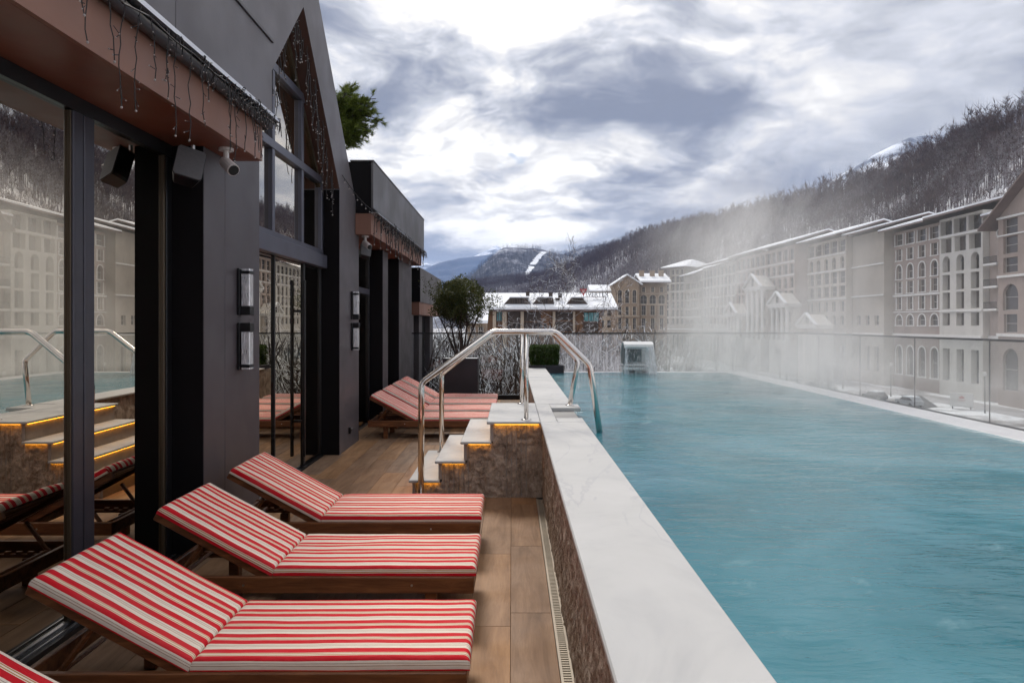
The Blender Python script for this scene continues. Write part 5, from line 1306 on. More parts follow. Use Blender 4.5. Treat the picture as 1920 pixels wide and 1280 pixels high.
t = thing('light_cable', 'thin cable of unlit bulbs sagging from the gable corner to the far gutter', 'string lights', (-2.2, 9, 3.4))
hb = MB(); A_, B_ = Vector((-2.21, 8.88, 3.62)), Vector((-1.95, 9.75, 3.27))
pts = [A_.lerp(B_, q/16)-Vector((0, 0, .05*math.sin(math.pi*q/16))) for q in range(17)]; hb.tube(pts, .005, 5)
for q in range(1, 16, 2): hb.tube([pts[q], pts[q]-Vector((0, 0, .05))], .004, 4); hb.blob(pts[q]-Vector((0, 0, .055)), .011, 1)
obj('cable', hb, [M['wire'], M['bulb']], t)
# ---------------------------------------------------------------- sun loungers
def cushion(name, x0, x1, y0, y1, z0, t_, mt, parent, seed, hinge=None, ang=0., pucker=.004):
    """soft pad: rounded heightfield top, closed underneath; uv v runs in metres across the stripes"""
    r = .028
    def samp(a, b, n):
        e = np.array([0, .002, .006, .012, .020, .028]); return np.concatenate([a+e, np.linspace(a+r+.02, b-r-.02, n), (b-e)[::-1]])
    xs, ys = samp(x0, x1, 44), samp(y0, y1, 34); X, Y = np.meshgrid(xs, ys, indexing='ij')
    d = np.minimum(np.minimum(X-x0, x1-X), np.minimum(Y-y0, y1-Y)); q = 1-np.clip(d/r, 0, 1); f = np.sqrt(np.clip(1-q*q, 0, 1))
    n = fbm(X*5+seed*3, Y*16+seed, 4, seed)-.5; n2 = fbm(X*2.2+seed, Y*3, 3, seed+4)-.5
    endw = np.exp(-(x1-X)/.10)+np.exp(-(X-x0)/.10)
    Z = z0+t_*(.32+.68*f)+f*(n*pucker*(1+1.8*endw)+n2*.012)+f*.006*np.sin(np.pi*(Y-y0)/(y1-y0))
    wob = (fbm(X*3.2+seed*7, Y*1.5, 3, seed+9)-.5)*.010
    Vc = Y+np.where(Y-y0 < r, -(1-f)*t_*.6, 0)+np.where(y1-Y < r, (1-f)*t_*.6, 0)+wob*.6
    edge = (fbm(X*4+seed, Y*0, 3, seed+2)-.5)*.008
    V = np.stack([X, Y+edge, Z], -1).reshape(-1,3); UVs = np.stack([X, Vc], -1).reshape(-1,2)
    F = grid_faces(len(xs), len(ys)); nx, ny = len(xs), len(ys)
    # skirt and base
    rim = [(i, 0) for i in range(nx)]+[(nx-1, j) for j in range(1, ny)]+[(i, ny-1) for i in range(nx-2, -1, -1)]+[(0, j) for j in range(ny-2, 0, -1)]
    ri = np.array([i*ny+j for i, j in rim]); B = V[ri].copy(); B[:,2] = z0; o = len(V)
    ub = UVs[ri].copy(); ub[:,1] += np.where(B[:,1] < y0+.01, -t_*.5, np.where(B[:,1] > y1-.01, t_*.5, 0))
    m = len(ri); sk = np.stack([ri, o+np.arange(m), o+(np.arange(m)+1) % m, np.roll(ri, -1)], 1)
    V = np.concatenate([V, B]); UVs = np.concatenate([UVs, ub])
    c = np.array([[x0, y0, z0-.0005], [x1, y0, z0-.0005], [x1, y1, z0-.0005], [x0, y1, z0-.0005]]); o2 = len(V); V = np.concatenate([V, c]); UVs = np.concatenate([UVs, c[:,:2]])
    F = np.concatenate([F, sk, [[o2, o2+3, o2+2, o2+1]]])
    if hinge is not None:
        hx, hz = hinge; ca, sa = math.cos(ang), math.sin(ang); X_, Z_ = V[:,0]-hx, V[:,2]-hz
        V[:,0] = hx+X_*ca+Z_*sa; V[:,2] = hz-X_*sa+Z_*ca
    me = np_mesh(name, V, F, mt, uvs=UVs, smooth=True); return link(name, me, parent)
HX, HZ, ANG = -1.145, .262, R(28.5)
def rotp(p):
    X_, Z_ = p[0]-HX, p[2]-HZ; ca, sa = math.cos(ANG), math.sin(ANG)
    return (HX+X_*ca+Z_*sa, p[1], HZ-X_*sa+Z_*ca)
def make_lounger(label, mt, seed, loc, group, shared=None):
    t = thing('sun_lounger', label, 'sun lounger', loc, R((seed*37 % 11-5)*.09), group)
    if shared is None:
        T = M['timber']; P_ = []
        def bx(name, *a, rot=False, b=.004):
            m_ = MB(); m_.bbox(*a, b)
            if rot: m_.v = [rotp(p) for p in m_.v]
            P_.append((name, mesh_of(name, m_, T)))
        bx('side_rail', -1.84, 0, 0, .030, .176, .268); bx('side_rail', -1.84, 0, .63, .66, .176, .268)
        bx('end_rail', -.030, .0, .0305, .6295, .176, .268); bx('end_rail', -1.838, -1.808, .0305, .6295, .176, .262)
        bx('cross_beam', -1.16, -1.12, .0305, .6295, .18, .235)
        for x in (-1.62, -.28):
            for y in (.032, .563): bx('leg', x, x+.065, y, y+.065, 0, .176, b=.005)
        for i in range(9): bx('slat', -1.09+i*.117, -1.02+i*.117, .0305, .6295, .240, .2545, b=.002)
        for y in (.034, .598): bx('backrest_stile', -1.90, HX, y, y+.028, .215, .262, rot=True)
        for i in range(7): bx('backrest_slat', -1.88+i*.105, -1.81+i*.105, .0625, .5975, .2465, .261, rot=True, b=.002)
        m_ = MB()
        for y in (.09, .57): m_.tube([(-1.58, y, .415), (-1.72, y, .225)], .014, 6)
        m_.tube([(-1.72, .07, .225), (-1.72, .59, .225)], .012, 6); P_.append(('prop', mesh_of('prop', m_, T)))
        m_ = MB()
        for y in (.075, .56):
            m_ = MB(); m_.prism([(-1.80, .185), (-1.16, .185), (-1.16, .206)]+[q for i in range(4, -1, -1) for q in ((-1.745+i*.075, .206), (-1.745+i*.075, .222), (-1.78+i*.075, .222), (-1.78+i*.075, .206))]+[(-1.80, .206)], y, y+.022, 'y')
            P_.append(('ratchet_bar', mesh_of('ratchet_bar', m_, T)))
        for x in (-1.3, -.35): 
            m_ = MB(); m_.tube([(x, -.0015, .222), (x, .001, .222)], .007, 8); P_.append(('screw', mesh_of('screw', m_, M['alu'])))
        shared = P_
    for nm, me in shared: link(nm, me, t)
    cushion('seat_cushion', HX+.006, .012, .018, .642, .2685, .050, mt, t, seed)
    cushion('back_cushion', -1.895, HX-.004, .018, .642, .2630, .052, mt, t, seed+1, (HX, HZ), ANG, .005)
    return t, shared
GR1, GR2 = 'sun loungers in the near row', 'sun loungers in the far row'
_, SH = make_lounger('nearest lounger, only its raised red striped headrest showing in the bottom left corner', M['fab'][2], 1, (-.17, 1.735, 0), GR1)
make_lounger('lounger with red and cream striped cushions closest to the camera in full view', M['fab'][0], 5, (-.185, 2.795, 0), GR1, SH)
make_lounger('middle lounger of the near row with a solid red band along its cushion side', M['fab'][1], 9, (-.215, 3.845, 0), GR1, SH)
make_lounger('lounger of the near row that stands just in front of the pool steps', M['fab'][2], 13, (-.232, 4.90, 0), GR1, SH)
labs = ['front lounger of the far row, its timber frame and legs seen side on', 'second lounger of the far row, just behind the front one', 'third lounger of the far row, counted from the pool steps', 'rearmost lounger of the far row, next to the dark planter']
for i in range(4):
    make_lounger(labs[i], M['fab'][3], 20+4*i, (-.27-.005*i, 9.98+.92*i, 0), GR2, SH)

# ---------------------------------------------------------------- plants on the terrace
def leaf_cloud(n, sampler, size, rng, up=.3):
    Pp = sampler(n); n = len(Pp)
    nrm = rng.normal(size=(n,3)); nrm[:,2] += up; nrm /= np.linalg.norm(nrm, axis=1)[:,None]
    a = np.cross(nrm, rng.normal(size=(n,3))); a /= np.linalg.norm(a, axis=1)[:,None]; b_ = np.cross(nrm, a)
    L_ = (size*rng.uniform(.6, 1.3, n))[:,None]; w_ = L_*.38
    V = np.stack([Pp-a*L_, Pp-b_*w_+nrm*L_*.12, Pp+a*L_, Pp+b_*w_+nrm*L_*.12], 1).reshape(-1,3)
    return V, np.arange(len(V)).reshape(-1,4)
def branches(rng, base, n, length, r0, depth, spread=.5, grav=.0, up=.8, wig=.12, seg=4, out_=None, dirs=None):
    """recursive list of (points, radii)"""
    if out_ is None: out_ = []
    for i in range(n):
        d = dirs[i] if dirs else None
        if d is None:
            a = rng.uniform(0, 6.283); d = Vector((math.cos(a)*spread, math.sin(a)*spread, up)).normalized()
        p = Vector(base); pts = [p.copy()]; rs = [r0]; L_ = length*rng.uniform(.7, 1.15)
        for s_ in range(seg):
            d = (d+Vector(rng.normal(size=3))*wig+Vector((0, 0, grav))).normalized(); p = p+d*L_/seg; pts.append(p.copy()); rs.append(r0*(1-.75*(s_+1)/seg))
        out_.append((pts, rs))
        if depth > 0:
            for kk in range(2+int(rng.uniform(0, 3))):
                j = 1+int(rng.uniform(0, seg)); side = Vector(rng.normal(size=3)); dd = (d*.7+side.normalized()*.8+Vector((0, 0, .15))).normalized()
                branches(rng, pts[min(j, seg)], 1, length*.58, rs[min(j, seg)]*.75+.0005, depth-1, spread, grav, up, wig*1.15, max(2, seg-1), out_, [dd])
    return out_
rng = np.random.default_rng(31)
t = thing('planter', 'tall square dark metal planter holding the round evergreen tree', 'planter', (-1.07, 14.55, 0))
X0p, X1p, Y0p, Y1p = -1.46, -.72, 14.35, 14.95
b = MB(); b.bbox(X0p, X1p, Y0p, Y1p, 0, .93, .006); obj('box', b, M['planter'], t)
b = MB(); b.box(X0p-.004, X1p+.004, Y0p-.004, Y0p+.02, .931, .952); b.box(X0p-.004, X1p+.004, Y1p-.02, Y1p+.004, .931, .952); b.box(X0p-.004, X0p+.02, Y0p+.0201, Y1p-.0201, .931, .952); b.box(X1p-.02, X1p+.004, Y0p+.0201, Y1p-.0201, .931, .952); obj('rim', b, M['planter'], t)
b = MB(); b.box(X0p+.021, X1p-.021, Y0p+.021, Y1p-.021, .9305, .942); obj('soil', b, M['snow'], t)
t = thing('potted_tree', 'round multi-stemmed evergreen tree with dusty snow on its crown in the dark planter', 'tree', (-1.09, 14.65, .93))
mb = MB(); cc = Vector((-1.10, 14.65, 2.12))
tips = []
for i, (dx_, dy_) in enumerate([(-.42, .05), (-.22, -.1), (-.02, .12), (.12, -.05), (.34, .05), (.02, -.2)]):
    p0 = Vector((-1.10+dx_*.18, 14.65+dy_*.3, .93)); p3 = cc+Vector((dx_*1.15, dy_*1.3, -.25)); 
    pts = [p0, p0.lerp(p3, .33)+Vector((rng.normal()*.03, 0, .06)), p0.lerp(p3, .66)+Vector((rng.normal()*.03, 0, .03)), p3]
    mb.tube(pts, [.026, .021, .016, .012], 7)
    for q in branches(rng, pts[2], 4, .55, .010, 2, .9, .0, .7, .18): mb.tube(q[0], [max(x, .0018) for x in q[1]], 4, cap=False)
obj('trunk', mb, M['bark'], t)
rad = np.array([.92, .80, .80])
lump = [(np.array(rng.normal(size=3))) for _ in range(26)]; lump = [l/np.linalg.norm(l) for l in lump]
def crown_s(n):
    d = rng.normal(size=(n,3)); d /= np.linalg.norm(d, axis=1)[:,None]
    ampl = .62+sum(.30*np.exp(-((d-l)**2).sum(1)/.04) for l in lump)
    rr_ = rng.uniform(0, 1, n)**.36; Pq = d*rad*(ampl*rr_)[:,None]
    Pq = Pq[(Pq[:,2] > -.58)]
    g = vn(Pq[:,0]*7+3, Pq[:,2]*7+Pq[:,1]*5, 5); Pq = Pq[(g > .33) | (rng.uniform(0, 1, len(Pq)) < .3)]
    return Pq+np.array(cc)+np.array([.0, 0, .04])
V, F = leaf_cloud(20000, crown_s, .026, rng, .5)
link('crown', np_mesh('crown', V-np.array(t.location), F, M['leaf']), t)
V, F = leaf_cloud(200, lambda n: (lambda Pq: Pq[(Pq[:,2] > cc.z+.25)])(crown_s(n)), .022, rng, 3.)
link('snow_dusting', np_mesh('snow_dusting', V-np.array(t.location), F, M['snow']), t)

t = thing('box_planter', 'low dark trough at the far end of the coping holding a clipped hedge', 'planter', (.68, 14.75, .7))
b = MB(); b.bbox(.38, 1.10, 14.46, 14.98, .62, .80, .006); obj('trough', b, M['planter'], t)
t = thing('clipped_hedge', 'small clipped green box hedge in the trough at the far end of the coping', 'hedge', (.68, 14.72, .80))
b = MB(); b.bbox(.52, .88, 14.6, 14.84, .80, 1.05, .03); obj('stems', b, M['bark'], t)
def hedge_s(n):
    u = rng.uniform(-1, 1, (n,3)); q_ = np.abs(u).max(1)[:,None]; u = u/q_*rng.uniform(.72, 1, (n,1)); return np.array([.70, 14.72, 1.0])+u*np.array([.30, .24, .215])*(1+.14*(vn(u[:,0]*6, u[:,2]*6+u[:,1]*3, 8)-.3))[:,None]
V, F = leaf_cloud(9000, hedge_s, .022, rng, .5); link('foliage', np_mesh('foliage', V-np.array(t.location), F, M['box_leaf']), t)

# pine behind the gable
t = thing('pine_tree', 'green pine crown showing past the sloping edge of the gable roof', 'tree', (-4.35, 15.6, 3.9))
mb = MB(); trunk = [Vector((-4.35, 15.6, 3.9)), Vector((-4.3, 15.6, 5.0)), Vector((-4.25, 15.6, 6.2)), Vector((-4.2, 15.6, 7.0))]; mb.tube(trunk, [.09, .08, .06, .03], 8)
ndl = []; 
for i in range(44):
    z = rng.uniform(5.85, 6.8); a = rng.uniform(-1.4, 1.4) if rng.random() < .8 else rng.uniform(0, 6.28); l = rng.uniform(.5, 1.0)*(1-.5*abs(z-6.4)/.6)+.1
    p0 = Vector((-4.0, 15.6, z)); p1 = p0+Vector((math.cos(a)*l, math.sin(a)*l, rng.uniform(-.25, .3))); mid_ = p0.lerp(p1, .5)+Vector((0, 0, .08)); mb.tube([p0, mid_, p1], [.022, .014, .008], 5)
    for q in range(12):
        f = rng.uniform(.2, 1.0); c0 = p0.lerp(p1, f)+Vector(rng.normal(size=3))*.07; dd = (p1-p0).normalized()*.6+Vector(rng.normal(size=3))*.45+Vector((0, 0, .25))
        mb.tube([p0.lerp(p1, f*.9), c0], .006, 3, cap=False); ndl.append((np.array(c0), np.array(dd/dd.length)))
obj('trunk', mb, M['bark'], t)
Vs = []
for c0, dd in ndl:
    n = 60; v = rng.normal(size=(n,3)); v /= np.linalg.norm(v, axis=1)[:,None]; v = v*.75+dd; v /= np.linalg.norm(v, axis=1)[:,None]
    s = np.cross(v, rng.normal(size=(n,3))); s /= np.linalg.norm(s, axis=1)[:,None]; s *= .006; L_ = rng.uniform(.08, .17, n)[:,None]; o_ = c0+dd*rng.uniform(-.06, .07, n)[:,None]
    Vs.append(np.stack([o_-s, o_+s, o_+v*L_], 1).reshape(-1,3))
V = np.concatenate(Vs); link('needles', np_mesh('needles', V-np.array(t.location), np.arange(len(V)).reshape(-1,3), M['pine']), t)

o = scatter('snowy_thicket', TS, scat_q, scat_h, M['bark_snow'], 9); tag(o, 'tangle of snow laden bare shrubs on the bank right below the terrace glass', 'thicket', kind='stuff')
# snow laden trees just outside the terrace
def snow_tree(label, x, y, h, r0=.16, seed=1, depth=4, spread=.8, cat='tree', crown_at=.25, n1=7, group='snow laden trees below the terrace', wig=.16, rmin=.0045, zb=GZ):
    rng_ = np.random.default_rng(seed); t = thing('snowy_tree', label, cat, (x, y, zb), 0, group); mb = MB(); tr = []
    p = Vector((x, y, zb)); pts = [p.copy()]; n = 7
    for i in range(n): p = p+Vector((rng_.normal()*.12, rng_.normal()*.12, h*.85/n)); pts.append(p.copy())
    mb.tube(pts, [r0*(1-.8*i/n) for i in range(n+1)], 7); obj('trunk', mb, M['bark_snow'], t)
    mb = MB()
    for i in range(n1):
        f = crown_at+(1-crown_at)*(i+.5)/n1; j = f*n; a = pts[int(j)].lerp(pts[min(n, int(j)+1)], j-int(j)); an = i*2.4+rng_.uniform(-.4, .4)
        dd = Vector((math.cos(an)*spread, math.sin(an)*spread, rng_.uniform(.2, .75))).normalized()
        for q in branches(rng_, a, 1, h*.34*(1.15-.55*f), r0*.36*(1.2-f), depth, spread, -.0, .6, wig, 5, None, [dd]): mb.tube(q[0], [max(v_*1.0, rmin) for v_ in q[1]], 4, cap=False)
    obj('branches', mb, M['bark_snow'], t); return t
snow_tree('bare snow laden tree behind the far glass, left of the handrails', -.9, 19.5, 12.0, .20, 3, 5, 1.0, n1=9)
snow_tree('tall bare tree with snow tufted twigs in front of the timber chalet', .9, 24.0, 14.2, .22, 12, 5, .85, n1=11, crown_at=.35)
snow_tree('bare snowy tree behind the potted evergreen', -3.4, 24.0, 12.2, .18, 21, 4, .9, n1=9)
snow_tree('low snow crusted tree right behind the glass, beside the planter', -.2, 17.6, 11.4, .16, 8, 5, 1.1, n1=9, crown_at=.4)
snow_tree('slender snowy tree behind the fogged glass pane', 3.0, 27.0, 12.0, .15, 33, 4, .7, n1=9)
snow_tree('snowy tree left of the waterfall spout beyond the glass', 5.0, 33.0, 12.1, .17, 41, 4, .8, n1=9)
for i, (x, y, h, q) in enumerate([(-2.2, 18.2, 10.6, 51), (.6, 18.6, 10.9, 52), (1.9, 20.5, 11.2, 53), (-.6, 22.0, 11.8, 54), (3.6, 23.0, 11.2, 55), (2.6, 32.0, 12.2, 57)]):
    snow_tree(['snow laden thicket tree just below the glass left of the planter tree', 'snow laden thicket tree below the glass beside the pool wall', 'snow laden thicket tree behind the clipped hedge', 'taller thicket tree between the chalet and the handrails', 'snow laden thicket tree right of the fogged pane', 'thin thicket tree halfway to the chalet, right of the hedge'][i], x, y, h, .13, q, 4, 1.1, n1=10, crown_at=.45, rmin=.006)
def bushy(label, x, y, h, r, seed, zb=GZ, group='snow dusted evergreen shrubs below the terrace', n=2600, size=.09):
    rng_ = np.random.default_rng(seed); t = thing('evergreen_shrub', label, 'shrub', (x, y, zb), 0, group); mb = MB(); mb.tube([(x,y,zb),(x+.1,y,zb+h*.5),(x,y,zb+h*.9)], [.12,.08,.03], 6); obj('trunk', mb, M['bark'], t)
    def s(n_):
        z = rng_.uniform(.12, 1, n_); rr_ = r*np.sqrt(np.clip(1-((z-.45)/.6)**2, .02, 1))*rng_.uniform(.35, 1, n_)**.5; a = rng_.uniform(0, 6.283, n_); k_ = .8+.4*vn(a*2.2, z*6, seed)
        return np.stack([x+np.cos(a)*rr_*k_, y+np.sin(a)*rr_*k_, zb+z*h], 1)
    V, F = leaf_cloud(n, s, size, rng_, 1.2); link('crown', np_mesh('crown', V-np.array(t.location), F, M['snowy_leaf']), t)
bushy('dense snow dusted evergreen behind the fogged pane', 2.1, 21.5, 11.2, 1.9, 1, n=5000, size=.10)
bushy('snow dusted evergreen beyond the planter', -3.2, 19.5, 10.2, 1.4, 3, n=3500, size=.09)
bushy('broad dusky evergreen low behind the glass between planter and handrail posts', -.6, 21.0, 10.9, 2.0, 5, n=5000, size=.09)
bushy('dusky evergreen shrub beyond the far end of the coping', .9, 26.0, 11.0, 2.2, 6, n=4000, size=.11)
bushy('dusky evergreen shrub left of the waterfall spout', 4.6, 28.0, 11.0, 2.0, 7, n=3500, size=.12)

bushy('tall dusky evergreen behind the potted tree, lower left of the chalet', -7.0, 42.0, 11.6, 3.0, 81, n=3500, size=.16)
bushy('dusky evergreen beside the annex beyond the glass', -5.6, 31.0, 11.0, 2.4, 82, n=3000, size=.13)
snow_tree('snow laden tree far behind the potted evergreen, near the low house', -6.5, 50.0, 12.4, .2, 83, 4, .9, n1=9)
snow_tree('snow laden tree just right of the annex beyond the glass', -4.3, 30.0, 12.0, .16, 84, 4, .9, n1=9)
# ---------------------------------------------------------------- street between terrace and hotels
M['asph'] = simple('wet_dark_asphalt', (.05, .05, .054), .45, 0, .25, .2)
M['pave'] = simple('slushy_paving', (.34, .33, .34), .7, 0, .2, .25)
def strip(name, pts, wd, mt, z):
    mb = MB(); vs = []
    for i, (x, y) in enumerate(pts):
        a = Vector(pts[max(0, i-1)]); b_ = Vector(pts[min(len(pts)-1, i+1)]); d = (b_-a).normalized(); n = Vector((-d.y, d.x))
        for s in (-1, 1): vs.append((x+n.x*wd/2*s, y+n.y*wd/2*s, z))
    mb.add(vs, [(2*i, 2*i+1, 2*i+3, 2*i+2) for i in range(len(pts)-1)]); return tag(obj(name, mb, M[mt]), kind='structure')
strip('road', [(58, 40), (57, 90), (55, 130), (50, 180), (44, 240), (36, 330), (30, 480)], 7.5, 'asph', GZ+.02)
strip('pavement', [(71.5, 60), (71.0, 110), (69.5, 150), (62, 215), (55, 270)], 6.0, 'pave', GZ+.016)
strip('path', [(46, 80), (52, 97), (63, 104), (70, 120)], 3.2, 'asph', GZ+.028)
strip('square', [(24, 60), (26, 110), (26, 150), (22, 190)], 9, 'pave', GZ+.012)
# street trees, lamps, cars
M['bark_b'] = bark('brown_street_bark', (.085, .062, .055), .5, .35)
for i, (x, y) in enumerate([(50,108),(49,122),(47.5,138),(46,154),(44,172),(42,190),(40,210),(31,120),(30,142),(28,166),(64,132),(62,158),(60,186)]):
    wh = ['nearest the water cascade side','beside the road bend','opposite the plain grey wing','opposite the low arched gable','opposite the medium portico','opposite the tallest portico','farthest along the road','nearest on the open square','in the middle of the open square','at the far end of the square','close to the dusty pink wing','close to the loggia wing','close to the longest wing'][i]
    rng_ = np.random.default_rng(60+i); h = rng_.uniform(6.5, 9); t = thing('street_tree', f'bare street tree {wh}', 'tree', (x, y, GZ), 0, 'bare street trees in the valley')
    V, F = tree_template(rng_, h, 260, 16, .42); link('crown', np_mesh('crown', V, F, M['bark_b']), t)
    mb = MB(); mb.tube([(0,0,0),(.05,0,h*.4),(0,.05,h*.75)], [.16,.12,.05], 6); obj('trunk', mb, M['bark_b'], t, local=True)
for i in range(9):
    x, y = [(-14, 62), (-10, 75), (-17, 84), (-9, 96), (-20, 104), (-13, 112), (-6, 60), (-24, 128), (-11, 140)][i]
    rng_ = np.random.default_rng(90+i); h = rng_.uniform(8, 11.5); t = thing('valley_tree', 'bare dark valley tree '+['nearest the annex', 'second behind the planter tree', 'left of the low house', 'just left of the chalet', 'far left behind the annex', 'behind the low house', 'in front of the low house', 'farthest left in the valley', 'far behind the chalet corner'][i], 'tree', (x, y, GZ), 0, 'bare valley trees left of the chalet')
    V, F = tree_template(rng_, h, 300, 16, .42); link('crown', np_mesh('crown', V, F, M['bark_b']), t)
    mb = MB(); mb.tube([(0,0,0),(.05,0,h*.4),(0,.05,h*.75)], [.2,.14,.05], 6); obj('trunk', mb, M['bark_b'], t, local=True)
for i, (x, y) in enumerate([(66.5, 96), (65.5, 118), (61, 146), (57, 176)]):
    t = thing('street_lamp', 'slim street lamp '+['in front of the tall pink wing','near the white info board','near the plain grey wing','by the porticoes'][i], 'street lamp', (x, y, GZ), 0, 'street lamps by the hotels')
    mb = MB(); mb.tube([(0,0,0),(0,0,.6),(0,0,5.2)], [.12,.07,.05], 8); obj('pole', mb, M['black'], t, local=True)
    mb = MB(); mb.tube([(0,0,5.2),(0,0,5.3),(0,0,5.7),(0,0,5.8)], [.1,.2,.26,.05], 8); obj('lantern', mb, M['trim'], t, local=True)
t = thing('info_board', 'white info board with a faint red crest standing on the snowy street', 'sign', (66.2, 100.5, GZ), R(-32))
mb = MB(); mb.bbox(-1.45, 1.45, 0, .5, .35, 2.35, .03); obj('board', mb, M['trim'], t, local=True)
mb = MB(); mb.box(-1.2, -1.05, .1, .4, 0, .349); mb.box(1.05, 1.2, .1, .4, 0, .349); obj('foot', mb, M['black'], t, local=True)
M['crest'] = simple('faded_red_print', (.45, .16, .15), .7)
mb = MB(); mb.prism([(-.28,1.55),(.28,1.55),(.34,1.85),(.12,1.78),(0,2.05),(-.12,1.78),(-.34,1.85)], -.014, -.003, 'y'); mb.box(-.5, .5, -.012, -.003, 1.3, 1.36); mb.box(-.35, .35, -.012, -.003, 1.15, 1.19); obj('crest', mb, M['crest'], t, local=True)
def car(label, x, y, rz, col):
    t = thing('parked_car', label, 'car', (x, y, GZ+.03), rz, 'cars parked in the valley')
    body = MB(); body.prism([(-2.1,.35),(2.1,.35),(2.15,.75),(1.9,.92),(1.0,1.0),(.45,1.42),(-1.2,1.45),(-1.85,1.0),(-2.15,.9)], -.85, .85, 'y'); obj('body', body, col, t, local=True)
    g = MB(); g.prism([(.93,1.0),(.45,1.37),(-1.15,1.40),(-1.7,1.02)], -.87, .87, 'y'); obj('window', g, M['pane'], t, local=True)
    s = MB(); s.prism([(.5,1.43),(.45,1.58),(-1.2,1.6),(-1.3,1.45)], -.75, .75, 'y'); obj('snow_cover', s, M['snow'], t, local=True)
    for wx in (-1.3, 1.3):
        for wy in (-.87, .75):
            w_ = MB(); w_.tube([(wx, wy, .32), (wx, wy+.12, .32)], .32, 12); obj('wheel', w_, M['black'], t, local=True)
cols = [simple('car_dark_blue', (.03, .04, .07), .3), simple('car_black', (.02, .02, .022), .3), simple('car_silver', (.35, .36, .38), .3), simple('car_dark_red', (.18, .03, .025), .3)]
for i, (x, y, a, c_) in enumerate([(33,128,.3,0),(33.5,134,.3,1),(34,140.5,.3,2),(27,105,1.2,3),(31.5,106,1.2,1),(59.5,112,1.7,1),(60.5,104,1.7,2),(25,185,.2,0),(30,186,.2,2)]):
    car('snow capped '+['dark blue car leading the row in the square','black car in the middle of the square row','silver car at the end of the square row','dark red car nearest the cascade','black car next to the dark red one','black car by the pavement near the info board','silver car on the road near the info board','dark blue car far down the square','silver car far down the square'][i], x, y, a, cols[c_])
for i, (x, y, r, h) in enumerate([(48, 92, 2.8, 2.6), (41, 100, 2.4, 2.4), (53.5, 118, 2.6, 2.8), (36, 112, 2.5, 3.2), (38, 150, 3.2, 4.2), (33, 170, 3.0, 4.0)]):
    bushy('snow dusted street shrub '+['closest to the outer glass panes','left of the closest street shrub','beside the road by the pink wing','between the cars and the road','by the far square trees','at the far end of the road'][i], x, y, h, r, 70+i, group='snow dusted street shrubs', n=900, size=.22)
# low snowy retaining walls that step down towards the road
for i, (x0, y0, x1, y1) in enumerate([(20, 70, 44, 84), (24, 96, 40, 128), (47, 84, 56, 124)]):
    t = thing('garden_wall', ['long low snowy garden wall nearest the pool', 'low snowy garden wall beside the parked cars', 'curving low wall between shrubs and road'][i], 'wall', (x0, y0, GZ), math.atan2(y1-y0, x1-x0)); L_ = math.hypot(x1-x0, y1-y0)
    mb = MB(); mb.box(0, L_, 0, .5, 0, 1.1); obj('wall', mb, M['concrete'], t, local=True); mb = MB(); mb.bbox(-.05, L_+.05, -.08, .58, 1.102, 1.35, .08); obj('snow_cover', mb, M['snow'], t, local=True)

# ---------------------------------------------------------------- steam over the heated pool
sx0, sx1, sy0, sy1, sz0, sz1 = .75, 9.5, 5.0, 19.0, .637, 5.4
b = MB(); b.box(sx0, sx1, sy0, sy1, sz0, sz1)
m_, k = mat('pool_steam'); pos = k.n('ShaderNodeNewGeometry').outputs['Position']
x_, y_, z_ = k.n('ShaderNodeSeparateXYZ', {0: pos}).outputs
sh = k.vm('ADD', pos, k.n('ShaderNodeCombineXYZ', {0: k.m('MULTIPLY', z_, -.35), 1: 0.0, 2: 0.0}).outputs[0])
n1 = k.noise(k.vm('MULTIPLY', sh, (1., .55, .55)), .62, 3, .55, .8)
n2 = k.noise(k.vm('MULTIPLY', sh, (1.2, .8, .45)), 2.6, 4, .62, 1.4)
nn_ = k.m('ADD', k.m('MULTIPLY', n1, .62), k.m('MULTIPLY', n2, .44))
hgt = k.m('SUBTRACT', z_, sz0)
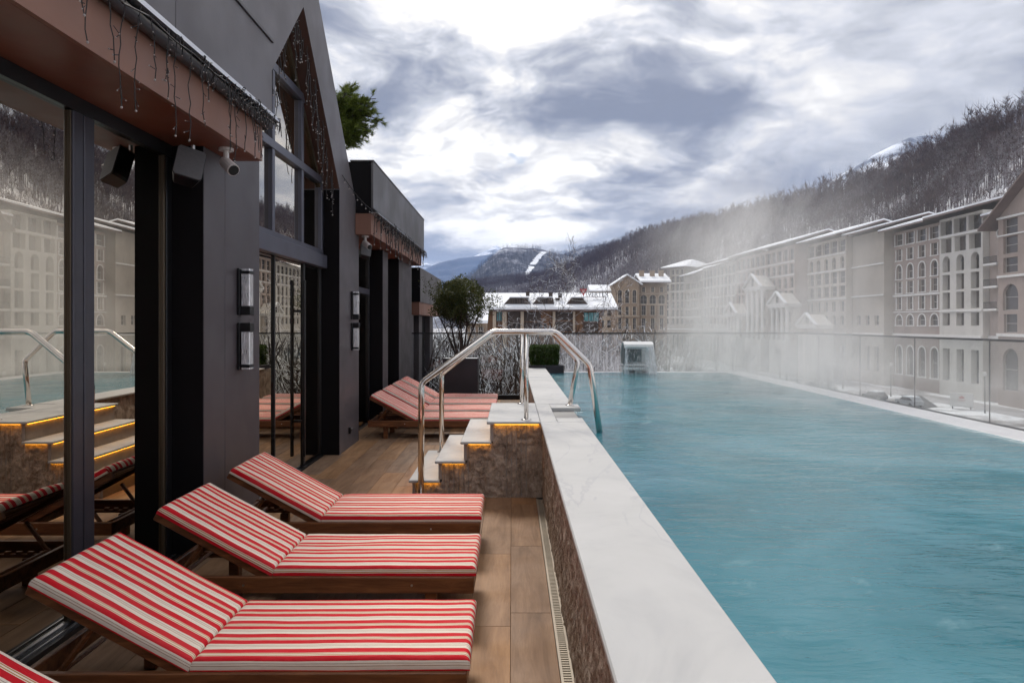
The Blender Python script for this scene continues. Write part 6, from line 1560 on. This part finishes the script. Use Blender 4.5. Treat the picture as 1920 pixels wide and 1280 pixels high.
# wisps hug the water everywhere, and rise in plumes over the far right of the pool
cx1 = k.m('DIVIDE', k.m('SUBTRACT', x_, 4.45), 1.45); cy1 = k.m('DIVIDE', k.m('SUBTRACT', y_, 12.2), 3.8)
pl = k.m('POWER', 2.718, k.m('MULTIPLY', k.m('ADD', k.m('MULTIPLY', cx1, cx1), k.m('MULTIPLY', cy1, cy1)), -1.0))
hf = k.m('POWER', 2.718, k.m('MULTIPLY', k.m('DIVIDE', hgt, k.m('MULTIPLY_ADD', pl, 2.1, .26)), -1.0))
thr = k.m('SUBTRACT', .575, k.m('ADD', k.m('MULTIPLY', pl, .085), k.m('MULTIPLY', hf, .035)))
den = k.m('MULTIPLY', k.m('SUBTRACT', nn_, thr), 11.0, clamp=True)
ex = k.m('MULTIPLY', k.smooth(x_, sx0, sx0+1.6), k.smooth(x_, sx1, sx1-2.0)); ey = k.m('MULTIPLY', k.smooth(y_, sy0, sy0+2.5), k.smooth(y_, sy1, sy1-2.0)); ez_ = k.smooth(z_, sz1, sz1-1.6)
den = k.m('MULTIPLY', k.m('MULTIPLY', den, hf), k.m('MULTIPLY', k.m('MULTIPLY', ex, ey), k.m('MULTIPLY', ez_, k.m('MULTIPLY_ADD', pl, .95, .08))))
lowl = k.m('MULTIPLY', k.m('MULTIPLY', k.m('POWER', 2.718, k.m('MULTIPLY', hgt, -1.9)), k.smooth(x_, 2.6, 4.6)), k.smooth(nn_, .42, .62))
lowl = k.m('MULTIPLY', lowl, k.m('MULTIPLY', ex, ey))
den = k.m('ADD', k.m('MULTIPLY', den, .40), k.m('MULTIPLY', lowl, .20))
den = k.m('ADD', den, k.m('MULTIPLY', k.m('MULTIPLY', ex, k.m('MULTIPLY', ey, ez_)), k.m('MULTIPLY', k.smooth(x_, 3.2, 5.5), .006)))
qx = k.m('DIVIDE', k.m('SUBTRACT', x_, k.m('MULTIPLY_ADD', hgt, -.12, 4.1)), 1.0); qy = k.m('DIVIDE', k.m('SUBTRACT', y_, 12.4), 2.2)
pl2 = k.m('POWER', 2.718, k.m('MULTIPLY', k.m('ADD', k.m('MULTIPLY', qx, qx), k.m('MULTIPLY', qy, qy)), -1.0))
pl2 = k.m('MULTIPLY', k.m('MULTIPLY', pl2, k.smooth(nn_, .47, .60)), k.m('MULTIPLY', k.smooth(hgt, 4.4, 2.2), ez_))
den = k.m('ADD', den, k.m('MULTIPLY', pl2, .30))
out(k, None, k.n('ShaderNodeVolumePrincipled', {'Color': (.995, .985, .98, 1), 'Density': den, 'Anisotropy': .1}).outputs[0])
tag(obj('steam', b, m_), kind='stuff')
